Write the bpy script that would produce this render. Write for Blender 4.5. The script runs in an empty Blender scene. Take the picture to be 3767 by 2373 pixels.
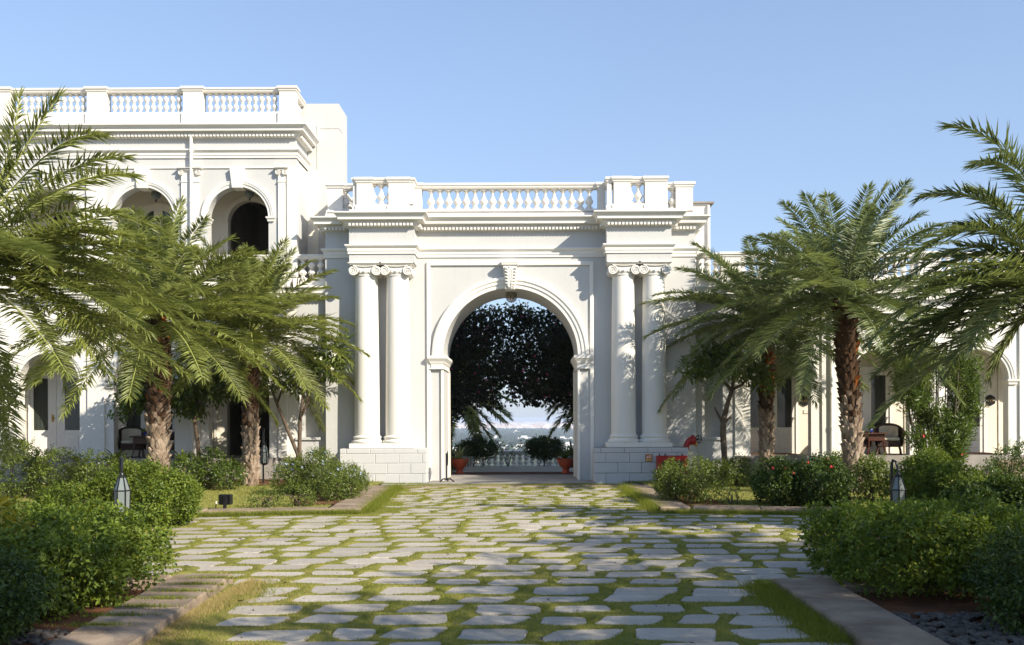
import bpy, math, random
import numpy as np
from mathutils import Vector, Matrix
random.seed(7); RNG = np.random.default_rng(11)
scene = bpy.context.scene
COL = scene.collection
PI = math.pi
# ------------------------------------------------------------------ camera geometry (used to place things at their distance)
F_PX, VX, VY, EYE, ROLL = 2341.0, 1243.0, 985.0, 1.6, 0.004
def at(px, py, Y):
    ox, oy = px - VX, VY - py
    return Vector(((ox + oy*ROLL)*Y/F_PX, Y, EYE + (oy - ox*ROLL)*Y/F_PX))
def ax(px, Y, py=800): return at(px, py, Y).x
def az(py, Y, px=1243): return at(px, py, Y).z

# ------------------------------------------------------------------ materials
def new_mat(name):
    m = bpy.data.materials.new(name); m.use_nodes = True
    nt = m.node_tree; nt.nodes.clear()
    out = nt.nodes.new('ShaderNodeOutputMaterial')
    return m, nt, out
def N(nt, typ, **kw):
    n = nt.nodes.new(typ)
    for k, v in kw.items():
        if k in n.inputs: n.inputs[k].default_value = v
        else: setattr(n, k, v)
    return n
def rgba(c): return (c[0], c[1], c[2], 1.0)
def mix(nt, fac, a, b):
    n = nt.nodes.new('ShaderNodeMix'); n.data_type = 'RGBA'
    if isinstance(fac, (int, float)): n.inputs[0].default_value = fac
    else: nt.links.new(fac, n.inputs[0])
    for i, v in ((6, a), (7, b)):
        if isinstance(v, (tuple, list)): n.inputs[i].default_value = rgba(v)
        else: nt.links.new(v, n.inputs[i])
    return n.outputs[2]
def ramp(nt, fac, lo, hi):
    n = nt.nodes.new('ShaderNodeMapRange'); n.inputs[1].default_value = lo; n.inputs[2].default_value = hi
    nt.links.new(fac, n.inputs[0]); return n.outputs[0]
def noise(nt, scale, detail=4, vec=None, stretch=None, rough=0.55):
    tc = nt.nodes.new('ShaderNodeTexCoord'); v = tc.outputs['Object']
    if stretch:
        mp = nt.nodes.new('ShaderNodeMapping'); mp.inputs['Scale'].default_value = stretch
        nt.links.new(v, mp.inputs[0]); v = mp.outputs[0]
    n = N(nt, 'ShaderNodeTexNoise', Scale=scale, Detail=detail, Roughness=rough)
    nt.links.new(v, n.inputs['Vector']); return n.outputs['Fac']
def bump(nt, h, strength, dist=0.02):
    b = N(nt, 'ShaderNodeBump', Strength=strength, Distance=dist)
    nt.links.new(h, b.inputs['Height']); return b.outputs[0]
def M_plain(name, col, rough=0.6, var=0.12, scale=6.0, bmp=0.15, metal=0.0, spec=0.5, col2=None, stretch=None, bscale=None):
    m, nt, out = new_mat(name)
    p = N(nt, 'ShaderNodeBsdfPrincipled', Roughness=rough, Metallic=metal)
    p.inputs['Specular IOR Level'].default_value = spec
    n1 = noise(nt, scale, 5, stretch=stretch)
    b = col2 if col2 else tuple(c*(1-var*2) for c in col)
    a = col if col2 else tuple(min(1, c*(1+var*0.6)) for c in col)
    nt.links.new(mix(nt, ramp(nt, n1, 0.3, 0.7), a, b), p.inputs['Base Color'])
    if bmp:
        nt.links.new(bump(nt, noise(nt, bscale or scale*6, 4), bmp), p.inputs['Normal'])
    nt.links.new(p.outputs[0], out.inputs[0]); return m
def M_paint(name, col, grime=0.5, rough=0.75):
    """lime-washed plaster: cloudy tone, vertical rain streaks, a few specks"""
    m, nt, out = new_mat(name)
    p = N(nt, 'ShaderNodeBsdfPrincipled', Roughness=rough); p.inputs['Specular IOR Level'].default_value = 0.25
    cl = ramp(nt, noise(nt, 0.9, 6), 0.35, 0.72)
    c = mix(nt, cl, col, tuple(k*(1-0.07*grime) for k in col))
    st = ramp(nt, noise(nt, 5.0, 3, stretch=(1, 1, 0.09)), 0.56, 0.78)
    f = N(nt, 'ShaderNodeMath', operation='MULTIPLY'); f.inputs[1].default_value = 0.22*grime
    nt.links.new(st, f.inputs[0])
    c = mix(nt, f.outputs[0], c, (col[0]*0.72, col[1]*0.69, col[2]*0.64))
    sp = ramp(nt, noise(nt, 14.0, 7, rough=0.8), 0.70, 0.78)
    f2 = N(nt, 'ShaderNodeMath', operation='MULTIPLY'); f2.inputs[1].default_value = 0.35*grime
    nt.links.new(sp, f2.inputs[0])
    c = mix(nt, f2.outputs[0], c, (0.40, 0.36, 0.31))
    nt.links.new(c, p.inputs['Base Color'])
    nt.links.new(bump(nt, noise(nt, 9, 6), 0.25, 0.012), p.inputs['Normal'])
    nt.links.new(p.outputs[0], out.inputs[0]); return m
def M_leaf(name, dark, light, trans=0.3, rough=0.42, spec=0.5, third=None):
    m, nt, out = new_mat(name)
    at_ = N(nt, 'ShaderNodeAttribute', attribute_name='tint')
    c = mix(nt, at_.outputs['Fac'], dark, light)
    if third:
        c = mix(nt, ramp(nt, at_.outputs['Fac'], 0.9, 1.0), c, third)
    p = N(nt, 'ShaderNodeBsdfPrincipled', Roughness=rough); p.inputs['Specular IOR Level'].default_value = spec
    nt.links.new(c, p.inputs['Base Color'])
    t = N(nt, 'ShaderNodeBsdfTranslucent')
    tc = mix(nt, 0.45, c, (light[0]*1.25, light[1]*1.2, light[2]*0.5))
    nt.links.new(tc, t.inputs[0])
    s = N(nt, 'ShaderNodeMixShader'); s.inputs[0].default_value = trans
    nt.links.new(p.outputs[0], s.inputs[1]); nt.links.new(t.outputs[0], s.inputs[2])
    nt.links.new(s.outputs[0], out.inputs[0]); return m
def M_glass(name, col, rough=0.08):
    m, nt, out = new_mat(name)
    p = N(nt, 'ShaderNodeBsdfPrincipled', Roughness=rough); p.inputs['Base Color'].default_value = rgba(col)
    p.inputs['Specular IOR Level'].default_value = 0.6
    nt.links.new(mix(nt, ramp(nt, noise(nt, 7, 2, stretch=(1, 1, 0.05)), 0.4, 0.6), col, tuple(c*0.55 for c in col)), p.inputs['Base Color'])
    nt.links.new(p.outputs[0], out.inputs[0]); return m
def M_clear(name, col=(0.9, 0.9, 0.88), alpha=0.25):
    m, nt, out = new_mat(name)
    g = N(nt, 'ShaderNodeBsdfGlossy', Roughness=0.05); t = N(nt, 'ShaderNodeBsdfTransparent')
    d = N(nt, 'ShaderNodeBsdfDiffuse'); d.inputs[0].default_value = rgba(col)
    t.inputs[0].default_value = rgba((0.85, 0.84, 0.8))
    s = N(nt, 'ShaderNodeMixShader'); s.inputs[0].default_value = 0.12
    nt.links.new(t.outputs[0], s.inputs[1]); nt.links.new(g.outputs[0], s.inputs[2])
    s2 = N(nt, 'ShaderNodeMixShader'); s2.inputs[0].default_value = alpha
    nt.links.new(s.outputs[0], s2.inputs[1]); nt.links.new(d.outputs[0], s2.inputs[2])
    nt.links.new(s2.outputs[0], out.inputs[0]); return m

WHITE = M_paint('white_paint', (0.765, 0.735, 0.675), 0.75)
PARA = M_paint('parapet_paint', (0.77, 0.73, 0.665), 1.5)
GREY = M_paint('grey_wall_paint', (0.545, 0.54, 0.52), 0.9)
CREAM = M_paint('cream_paint', (0.76, 0.70, 0.59), 0.4)
BRICKW = M_paint('painted_masonry', (0.55, 0.545, 0.53), 0.9)
JOINT = M_plain('masonry_joint', (0.30, 0.29, 0.28), 0.9, 0.2, 8)
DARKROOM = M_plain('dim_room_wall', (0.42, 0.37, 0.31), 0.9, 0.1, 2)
GLASSD = M_glass('door_glass', (0.045, 0.055, 0.045))
def M_stone():
    m, nt, out = new_mat('flagstone')
    p = N(nt, 'ShaderNodeBsdfPrincipled', Roughness=0.9); p.inputs['Specular IOR Level'].default_value = 0.08
    g = nt.nodes.new('ShaderNodeNewGeometry')
    c = mix(nt, g.outputs['Random Per Island'], (0.48, 0.43, 0.36), (0.37, 0.335, 0.288))
    c = mix(nt, ramp(nt, noise(nt, 2.1, 6), 0.40, 0.72), c, (0.36, 0.315, 0.255))
    c = mix(nt, ramp(nt, noise(nt, 16, 5, rough=0.75), 0.60, 0.74), c, (0.20, 0.17, 0.13))
    nt.links.new(c, p.inputs['Base Color'])
    nt.links.new(bump(nt, noise(nt, 22, 6), 0.7, 0.02), p.inputs['Normal'])
    nt.links.new(p.outputs[0], out.inputs[0]); return m
STONE = M_stone()
KERBM = M_plain('kerb_stone', (0.37, 0.285, 0.205), 0.9, 0.0, 2.6, 0.6, col2=(0.17, 0.13, 0.095), bscale=24, spec=0.08)
CONC = M_plain('worn_concrete', (0.34, 0.31, 0.275), 0.85, 0.0, 1.8, 0.4, col2=(0.24, 0.215, 0.19), bscale=24, spec=0.2)
SOIL = M_plain('red_soil', (0.17, 0.075, 0.038), 0.95, 0.0, 4, 0.9, col2=(0.085, 0.042, 0.026), bscale=40, spec=0.1)
TURF = M_plain('turf_ground', (0.26, 0.23, 0.06), 0.95, 0.0, 5, 0.8, col2=(0.16, 0.17, 0.042), bscale=60, spec=0.1)
LAWNM = M_plain('lawn_ground', (0.26, 0.24, 0.085), 0.95, 0.0, 1.4, 0.8, col2=(0.165, 0.185, 0.05), bscale=60, spec=0.1)
LAND = M_plain('plain_land', (0.10, 0.105, 0.05), 0.95, 0.0, 0.004, 0.0, col2=(0.17, 0.145, 0.095), spec=0.1)
BLACK = M_plain('black_metal', (0.012, 0.012, 0.013), 0.32, 0.1, 9, 0.05)
RED = M_plain('red_enamel', (0.42, 0.018, 0.016), 0.35, 0.12, 5, 0.08)
TERRA = M_plain('terracotta', (0.50, 0.085, 0.03), 0.7, 0.12, 9, 0.3)
WICKER = M_plain('dark_wicker', (0.055, 0.020, 0.010), 0.45, 0.2, 30, 0.8, bscale=90)
WOOD = M_plain('dark_wood', (0.075, 0.022, 0.010), 0.4, 0.2, 6, 0.15, stretch=(1, 1, 6))
CUSH = M_plain('cushion_fabric', (0.70, 0.62, 0.48), 0.9, 0.08, 8, 0.3)
BLUE = M_plain('blue_glaze', (0.01, 0.02, 0.22), 0.15, 0.1, 9, 0)
BRASS = M_plain('brass', (0.42, 0.27, 0.08), 0.4, 0.1, 12, 0.1, metal=0.8)
FROST = M_plain('frosted_glass', (0.19, 0.22, 0.21), 0.25, 0.05, 4, 0.0, spec=0.5)
CLEAR = M_clear('clear_glass', (0.20, 0.15, 0.10), 0.45)
BARK = M_plain('grey_brown_bark', (0.16, 0.115, 0.078), 0.9, 0.0, 7, 0.8, col2=(0.065, 0.045, 0.03), bscale=22)
MATM = M_plain('coir_mat', (0.28, 0.10, 0.035), 0.95, 0.15, 20, 0.6)
PEB = M_plain('pebble', (0.13, 0.115, 0.10), 0.8, 0.3, 9, 0.2, spec=0.1)
SIGNY = M_plain('sign_yellow', (0.62, 0.48, 0.10), 0.5, 0.05, 9, 0)
SIGNO = M_plain('sign_orange', (0.62, 0.10, 0.03), 0.5, 0.05, 9, 0)
SIGNW = M_plain('sign_white', (0.8, 0.78, 0.72), 0.5, 0.05, 9, 0)

L_PALM = M_leaf('palm_leaf_olive', (0.10, 0.128, 0.030), (0.370, 0.400, 0.105), 0.32, 0.45, 0.45)
L_PALM2 = M_leaf('palm_leaf_dark', (0.068, 0.098, 0.034), (0.310, 0.360, 0.135), 0.30, 0.42, 0.5)
L_HEDGE = M_leaf('hedge_leaf', (0.040, 0.075, 0.011), (0.255, 0.330, 0.040), 0.36, 0.5, 0.35, third=(0.26, 0.25, 0.03))
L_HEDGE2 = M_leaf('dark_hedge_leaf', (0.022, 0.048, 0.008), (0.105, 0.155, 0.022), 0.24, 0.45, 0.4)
L_BUSH = M_leaf('shrub_leaf', (0.050, 0.085, 0.014), (0.210, 0.255, 0.042), 0.3, 0.42, 0.45)
L_TREE = M_leaf('tree_leaf', (0.040, 0.070, 0.012), (0.170, 0.240, 0.036), 0.3, 0.38, 0.5)
L_CROTON = M_leaf('yellow_leaf', (0.20, 0.20, 0.02), (0.50, 0.42, 0.04), 0.35)
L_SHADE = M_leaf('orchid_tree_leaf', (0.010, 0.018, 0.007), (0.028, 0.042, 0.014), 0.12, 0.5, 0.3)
L_AGAVE = M_leaf('variegated_leaf', (0.10, 0.15, 0.05), (0.38, 0.38, 0.16), 0.25)
L_GRASS = M_leaf('grass_blade', (0.110, 0.150, 0.016), (0.37, 0.370, 0.072), 0.35, 0.7, 0.1, third=(0.47, 0.34, 0.17))
L_LAWN = M_leaf('lawn_blade', (0.14, 0.165, 0.032), (0.36, 0.345, 0.10), 0.3, 0.6, 0.2)
L_FAR = M_leaf('far_tree_leaf', (0.012, 0.026, 0.012), (0.035, 0.052, 0.02), 0.0, 0.8, 0.1)
FL_RED = M_plain('red_petal', (0.55, 0.02, 0.02), 0.6, 0.1, 9, 0)
FL_PINK = M_plain('magenta_petal', (0.32, 0.03, 0.13), 0.6, 0.1, 9, 0)
FL_BLUE = M_plain('pale_blue_petal', (0.45, 0.52, 0.75), 0.6, 0.1, 9, 0)
FL_WHITE = M_plain('white_petal', (0.8, 0.78, 0.66), 0.6, 0.1, 9, 0)
FL_YEL = M_plain('yellow_petal', (0.75, 0.55, 0.04), 0.6, 0.1, 9, 0)
def M_palmtrunk():
    m, nt, out = new_mat('palm_trunk_bark')
    a = N(nt, 'ShaderNodeAttribute', attribute_name='tint')
    p = N(nt, 'ShaderNodeBsdfPrincipled', Roughness=0.85); p.inputs['Specular IOR Level'].default_value = 0.2
    n1 = ramp(nt, noise(nt, 9, 5, stretch=(1, 1, 0.35)), 0.3, 0.7)
    low = mix(nt, n1, (0.44, 0.35, 0.27), (0.20, 0.135, 0.09))
    mid = mix(nt, n1, (0.10, 0.052, 0.026), (0.045, 0.026, 0.016))
    hi = mix(nt, n1, (0.36, 0.11, 0.014), (0.12, 0.035, 0.010))
    c = mix(nt, ramp(nt, a.outputs['Fac'], 0.22, 0.42), low, mid)
    c = mix(nt, ramp(nt, a.outputs['Fac'], 0.86, 0.9), c, hi)
    nt.links.new(c, p.inputs['Base Color'])
    nt.links.new(bump(nt, noise(nt, 40, 4, stretch=(1, 1, 0.3)), 0.6), p.inputs['Normal'])
    nt.links.new(p.outputs[0], out.inputs[0]); return m
PTRUNK = M_palmtrunk()
def M_tinted(name, a, b, rough=0.9):
    m, nt, out = new_mat(name)
    t = N(nt, 'ShaderNodeAttribute', attribute_name='tint')
    p = N(nt, 'ShaderNodeBsdfPrincipled', Roughness=rough); p.inputs['Specular IOR Level'].default_value = 0.1
    nt.links.new(mix(nt, t.outputs['Fac'], a, b), p.inputs['Base Color'])
    nt.links.new(p.outputs[0], out.inputs[0]); return m
CITYM = M_tinted('city_wall', (0.50, 0.28, 0.20), (0.85, 0.82, 0.76))

# ------------------------------------------------------------------ objects
def link(o, parent=None):
    COL.objects.link(o)
    if parent is not None:
        o.parent = parent
        o.matrix_parent_inverse = Matrix.Identity(4)
    return o
def tag(o, label=None, cat=None, group=None, kind=None):
    if label: o['label'] = label
    if cat: o['category'] = cat
    if group: o['group'] = group
    if kind: o['kind'] = kind
    return o
def thing(name, loc, label, cat, group=None, rz=0.0):
    o = bpy.data.objects.new(name, None); COL.objects.link(o)
    o.location = loc; o.rotation_euler = (0, 0, rz); o.empty_display_size = 0.2
    return tag(o, label, cat, group)
def copy_thing(o, parent=None):
    c = o.copy(); COL.objects.link(c)
    if parent is not None: c.parent = parent
    for ch in list(o.children): copy_thing(ch, c)
    return c

class MB:
    """collects shapes, then becomes ONE mesh object"""
    def __init__(s, off=(0, 0, 0)): s.v = []; s.f = []; s.off = Vector(off)
    def add(s, vs, fs):
        b = len(s.v); s.v += [tuple(v) for v in vs]; s.f += [tuple(i+b for i in f) for f in fs]; return s
    def box(s, x0, x1, y0, y1, z0, z1):
        return s.add([(x0,y0,z0),(x1,y0,z0),(x1,y1,z0),(x0,y1,z0),(x0,y0,z1),(x1,y0,z1),(x1,y1,z1),(x0,y1,z1)],
              [(0,3,2,1),(4,5,6,7),(0,1,5,4),(1,2,6,5),(2,3,7,6),(3,0,4,7)])
    def bbox(s, x0, x1, y0, y1, z0, z1, b=0.01):
        """box with chamfered edges"""
        vs = []; 
        for (zz, i) in ((z0, b), (z0+b, 0), (z1-b, 0), (z1, b)):
            xa, xb, ya, yb = x0+i, x1-i, y0+i, y1-i
            c = b if i == 0 else b*0.6
            vs += [(xa+c,ya,zz),(xb-c,ya,zz),(xb,ya+c,zz),(xb,yb-c,zz),(xb-c,yb,zz),(xa+c,yb,zz),(xa,yb-c,zz),(xa,ya+c,zz)]
        fs = [tuple(range(7,-1,-1)), tuple(range(24,32))]
        for r in range(3):
            for k in range(8):
                a = r*8+k; c = r*8+(k+1)%8; fs.append((a, c, c+8, a+8))
        return s.add(vs, fs)
    def prism(s, pts, y0, y1):
        """polygon in x,z (counter-clockwise seen from -y) extruded in y"""
        n = len(pts)
        vs = [(x, y0, z) for x, z in pts] + [(x, y1, z) for x, z in pts]
        fs = [tuple(range(n)), tuple(range(2*n-1, n-1, -1))] + [((i+1)%n, i, i+n, (i+1)%n+n) for i in range(n)]
        return s.add(vs, fs)
    def lathe(s, prof, c=(0, 0, 0), seg=20, cap=True, a0=0.0, a1=2*PI):
        full = abs(a1-a0-2*PI) < 1e-6; n = seg if full else seg+1
        vs = []; fs = []
        for r, z in prof:
            for k in range(n):
                t = a0+(a1-a0)*k/seg; vs.append((c[0]+r*math.cos(t), c[1]+r*math.sin(t), c[2]+z))
        for i in range(len(prof)-1):
            for k in range(seg):
                k2 = (k+1) % n; fs.append((i*n+k, i*n+k2, (i+1)*n+k2, (i+1)*n+k))
        if cap:
            fs.append(tuple(range(n-1, -1, -1))); fs.append(tuple((len(prof)-1)*n+k for k in range(n)))
        return s.add(vs, fs)
    def tube(s, pts, rad, seg=8):
        pts = [Vector(p) for p in pts]; n = len(pts)
        if not isinstance(rad, (list, tuple)): rad = [rad]*n
        vs = []; fs = []; u = None
        for i, p in enumerate(pts):
            t = (pts[min(i+1, n-1)]-pts[max(i-1, 0)]).normalized()
            if u is None:
                u = t.orthogonal().normalized()
            u = (u - t*u.dot(t)); u = u.normalized() if u.length > 1e-6 else t.orthogonal().normalized()
            w = t.cross(u)
            for k in range(seg):
                a = 2*PI*k/seg; vs.append(p+(u*math.cos(a)+w*math.sin(a))*rad[i])
        for i in range(n-1):
            for k in range(seg):
                k2 = (k+1) % seg; fs.append((i*seg+k, i*seg+k2, (i+1)*seg+k2, (i+1)*seg+k))
        fs.append(tuple(range(seg-1, -1, -1))); fs.append(tuple((n-1)*seg+k for k in range(seg)))
        return s.add(vs, fs)
    def sweep(s, prof, path, closed=False):
        """profile (out, z) carried along a plan path; outwards is to the right of travel"""
        n = len(path); m = len(prof); vs = []; fs = []
        P = [Vector(p) for p in path]
        for i in range(n):
            nn = []
            if i > 0: d = (P[i]-P[i-1]).normalized(); nn.append(Vector((d.y, -d.x)))
            if i < n-1: d = (P[i+1]-P[i]).normalized(); nn.append(Vector((d.y, -d.x)))
            if len(nn) == 2:
                mv = (nn[0]+nn[1]); mv = mv/ max(1e-6, (mv.dot(nn[0])))
            else: mv = nn[0]
            for o, z in prof: vs.append((P[i].x+mv.x*o, P[i].y+mv.y*o, z))
        mm = m if closed else m-1
        for i in range(n-1):
            for k in range(mm):
                k2 = (k+1) % m; fs.append((i*m+k, (i+1)*m+k, (i+1)*m+k2, i*m+k2))
        fs.append(tuple(range(m))); fs.append(tuple((n-1)*m+k for k in range(m-1, -1, -1)))
        return s.add(vs, fs)
    def archring(s, cx, zs, prof, y, seg=36, a0=0.0, a1=PI):
        """profile (radius, forward offset from plane y) carried round an arch"""
        m = len(prof); vs = []; fs = []
        for k in range(seg+1):
            a = a0+(a1-a0)*k/seg
            for r, o in prof: vs.append((cx+r*math.cos(a), y-o, zs+r*math.sin(a)))
        for k in range(seg):
            for j in range(m-1): fs.append((k*m+j, k*m+j+1, (k+1)*m+j+1, (k+1)*m+j))
        fs.append(tuple(range(m-1, -1, -1))); fs.append(tuple(seg*m+j for j in range(m)))
        return s.add(vs, fs)
    def xf(s, mat):
        s.v = [tuple(mat @ Vector(v)) for v in s.v]; return s
    def build(s, name, mat, parent=None, smooth=False, world=True, bevel=0):
        me = bpy.data.meshes.new(name)
        off = s.off
        if world and parent is not None:
            q = parent; t = Vector((0, 0, 0))
            while q is not None: t += Vector(q.location); q = q.parent
            off = t
        me.from_pydata([(v[0]-off[0], v[1]-off[1], v[2]-off[2]) for v in s.v], [], s.f)
        me.materials.append(mat)
        if smooth: me.shade_smooth() if hasattr(me, 'shade_smooth') else None
        if smooth == 'auto':
            try: me.set_sharp_from_angle(angle=math.radians(35))
            except Exception: pass
        me.update()
        o = bpy.data.objects.new(name, me)
        link(o, parent)
        if parent is None: o.location = off
        if bevel:
            b = o.modifiers.new('bevel', 'BEVEL'); b.width = bevel; b.segments = 2; b.limit_method = 'ANGLE'
        return o

def np_mesh(name, verts, faces, mat, parent=None, tint=None, smooth=False, loc=None):
    """big vectorised mesh; verts are relative to parent / loc"""
    verts = np.asarray(verts, np.float32); faces = np.asarray(faces, np.int32)
    me = bpy.data.meshes.new(name); k = faces.shape[1]; nf = len(faces)
    me.vertices.add(len(verts)); me.vertices.foreach_set('co', verts.ravel())
    me.loops.add(nf*k); me.loops.foreach_set('vertex_index', faces.ravel())
    me.polygons.add(nf); me.polygons.foreach_set('loop_start', np.arange(0, nf*k, k, dtype=np.int32))
    try: me.polygons.foreach_set('loop_total', np.full(nf, k, np.int32))
    except Exception: pass
    me.update(calc_edges=True)
    if tint is not None:
        a = me.attributes.new('tint', 'FLOAT', 'POINT'); a.data.foreach_set('value', np.asarray(tint, np.float32))
    me.polygons.foreach_set('use_smooth', np.full(nf, bool(smooth)))
    me.materials.append(mat)
    o = bpy.data.objects.new(name, me); link(o, parent)
    if loc is not None: o.location = loc
    return o
def unit(a): return a/np.maximum(1e-9, np.linalg.norm(a, axis=-1, keepdims=True))
def leaves(c, d, nrm, L, W, fold=0.25, wpos=0.45):
    """n leaves: base c, direction d, upper side nrm -> verts, tri faces (folded along the midrib)"""
    n = len(c); d = unit(d); s = unit(np.cross(d, nrm)); up = np.cross(s, d)
    L = np.broadcast_to(np.asarray(L, float), (n,))[:, None]; W = np.broadcast_to(np.asarray(W, float), (n,))[:, None]
    mid = c + d*L*wpos + up*W*fold
    V = np.stack([c, mid+s*W*0.5, c+d*L - up*L*0.06, mid-s*W*0.5], 1).reshape(-1, 3)
    b = np.arange(n)[:, None]*4
    Fc = np.concatenate([b+np.array([[0, 1, 2]]), b+np.array([[0, 2, 3]])], 0)
    return V, Fc
# ------------------------------------------------------------------ architecture helpers
def arch_wall(mb, x0, x1, z0, z1, yf, yb, ops, seg=28, ends=True, top=True):
    """wall with openings; op = (cx, half width, sill z, spring z, arched?)"""
    ops = sorted(ops); cur = x0
    def q(a, b, c, d, y, flip=False):
        f = (0, 1, 2, 3) if not flip else (3, 2, 1, 0)
        mb.add([(a[0], y, a[1]), (b[0], y, b[1]), (c[0], y, c[1]), (d[0], y, d[1])], [f])
    def rect(xa, xb, za, zb):
        if xb-xa < 1e-5 or zb-za < 1e-5: return
        q((xa, za), (xb, za), (xb, zb), (xa, zb), yf); q((xa, za), (xb, za), (xb, zb), (xa, zb), yb, True)
    for cx, hw, zb_, zs, ar in ops:
        rect(cur, cx-hw, z0, z1)
        rect(cx-hw, cx+hw, z0, zb_)
        pts = [(cx+hw*math.cos(PI*(1-k/seg)), zs+hw*math.sin(PI*(1-k/seg))) for k in range(seg+1)] if ar else [(cx-hw, zs), (cx+hw, zs)]
        pts[0] = (cx-hw, zs); pts[-1] = (cx+hw, zs)
        for a, b in zip(pts[:-1], pts[1:]):
            for y, fl in ((yf, False), (yb, True)): q(a, b, (b[0], z1), (a[0], z1), y, fl)
            mb.add([(a[0], yf, a[1]), (b[0], yf, b[1]), (b[0], yb, b[1]), (a[0], yb, a[1])], [(3, 2, 1, 0)])
        for x, fl in ((cx-hw, 0), (cx+hw, 1)):
            f = (0, 1, 2, 3) if fl else (3, 2, 1, 0)
            mb.add([(x, yf, zb_), (x, yf, zs), (x, yb, zs), (x, yb, zb_)], [f])
        mb.add([(cx-hw, yf, zb_), (cx+hw, yf, zb_), (cx+hw, yb, zb_), (cx-hw, yb, zb_)], [(0, 1, 2, 3)])
        cur = cx+hw
    rect(cur, x1, z0, z1)
    if ends:
        for x, f in ((x0, (3, 2, 1, 0)), (x1, (0, 1, 2, 3))):
            mb.add([(x, yf, z0), (x, yb, z0), (x, yb, z1), (x, yf, z1)], [f])
    if top: mb.add([(x0, yf, z1), (x1, yf, z1), (x1, yb, z1), (x0, yb, z1)], [(0, 1, 2, 3)])
    return mb
def cornice_prof(z0, z1, p):
    """crown, fascia, soffit, bed moulding; z0 underside of bed, z1 top, p projection"""
    h = z1-z0
    return [(0.0, z0), (0.05, z0+h*0.02), (0.07, z0+h*0.18), (0.10, z0+h*0.20), (0.11, z0+h*0.34), (p*0.40, z0+h*0.42), (p*0.72, z0+h*0.46), (p*0.72, z0+h*0.64),
            (p*0.76, z0+h*0.66), (p*0.78, z0+h*0.73), (p*0.90, z0+h*0.84), (p*0.94, z0+h*0.88), (p, z0+h*0.90), (p, z1), (0.0, z1+0.02)]
def arch_prof(z0, z1, p):
    h = z1-z0
    return [(0.0, z0), (p*0.30, z0), (p*0.30, z0+h*0.30), (p*0.45, z0+h*0.32), (p*0.45, z0+h*0.62), (p*0.6, z0+h*0.66), (p*0.95, z0+h*0.84), (p, z0+h*0.88), (p, z1), (0.0, z1+0.01)]
def dentils(mb, path, o, z0, z1, pitch=0.085):
    P = [Vector(p) for p in path]
    for a, b in zip(P[:-1], P[1:]):
        d = b-a; L = d.length
        if L < 0.12: continue
        d.normalize(); nn = Vector((d.y, -d.x)); n = int(L/pitch)
        for k in range(n+1):
            c = a+d*(L*(k+0.5)/(n+1)); w = pitch*0.31
            q = [c-d*w, c+d*w, c+d*w+nn*o, c-d*w+nn*o]
            mb.add([(p.x, p.y, z) for z in (z0, z1) for p in q], [(3, 2, 1, 0), (4, 5, 6, 7), (0, 1, 5, 4), (1, 2, 6, 5), (2, 3, 7, 6), (3, 0, 4, 7)])
def volute(mb, cx, yf, cz, r, depth, sgn=1):
    mb.lathe([(r*0.92, 0), (r*0.80, depth*0.25), (r*0.62, depth*0.5), (r*0.80, depth*0.75), (r*0.92, depth)], seg=20)
    n = 2+0  # rotate the last lathe to lie along y
    cnt = 5*20
    for i in range(len(mb.v)-cnt, len(mb.v)):
        x, y, z = mb.v[i]; mb.v[i] = (cx+x, yf+z, cz+y)
    pts = []
    for k in range(46):
        t = k/45; a = PI*0.5+sgn*t*PI*4.6; rr = r*(0.93-0.80*t)
        pts.append((cx+rr*math.cos(a)*1.0, yf-0.012, cz+rr*math.sin(a)))
    mb.tube(pts, [r*0.13*(1-0.45*k/45) for k in range(46)], 6)
    mb.lathe([(0.0, 0), (r*0.13, 0.0), (r*0.10, 0.03), (0, 0.035)], seg=10, cap=False)
    for i in range(len(mb.v)-40, len(mb.v)):
        x, y, z = mb.v[i]; mb.v[i] = (cx+x, yf-z, cz+y)
BAL_A = [(0.40,0),(0.40,0.05),(0.22,0.075),(0.24,0.11),(0.20,0.15),(0.36,0.22),(0.44,0.29),(0.40,0.36),(0.26,0.43),(0.16,0.475),(0.28,0.49),(0.28,0.515),(0.16,0.53),
         (0.26,0.575),(0.40,0.64),(0.44,0.71),(0.36,0.78),(0.20,0.85),(0.24,0.89),(0.22,0.925),(0.40,0.95),(0.40,1.0)]
BAL_B = [(0.42,0),(0.42,0.10),(0.24,0.125),(0.28,0.15),(0.22,0.20),(0.34,0.27),(0.45,0.36),(0.46,0.42),(0.36,0.50),(0.26,0.555),(0.30,0.575),(0.30,0.60),(0.17,0.63),
         (0.14,0.72),(0.16,0.80),(0.22,0.845),(0.30,0.86),(0.30,0.885),(0.22,0.90),(0.44,0.925),(0.44,1.0)]
_balcache = {}
def baluster(parent, x, y, z0, h, pitch, prof, mat):
    key = (id(prof), round(h, 3), round(pitch, 3), mat.name)
    loc = Vector((x, y, z0)); q = parent; t = Vector((0, 0, 0))
    while q is not None: t += Vector(q.location); q = q.parent
    if key not in _balcache:
        mb = MB(); mb.lathe([(r*pitch, z*h) for r, z in prof], seg=14)
        o = mb.build('baluster', mat, parent, smooth='auto', world=False); _balcache[key] = o
    else:
        o = bpy.data.objects.new('baluster', _balcache[key].data); link(o, parent)
    o.location = loc-t; return o
def rail_prof(d, z0, z1, lip=0.05):
    h = z1-z0
    return [(-d/2, z0), (d/2, z0), (d/2+lip*0.4, z0+h*0.25), (d/2+lip*0.45, z0+h*0.45), (d/2+lip, z0+h*0.6), (d/2+lip, z1-h*0.06), (d/2+lip*0.8, z1), (-d/2-lip*0.8, z1), (-d/2-lip, z1-h*0.06), (-d/2-lip, z0+h*0.6), (-d/2, z0+h*0.3)]
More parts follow.
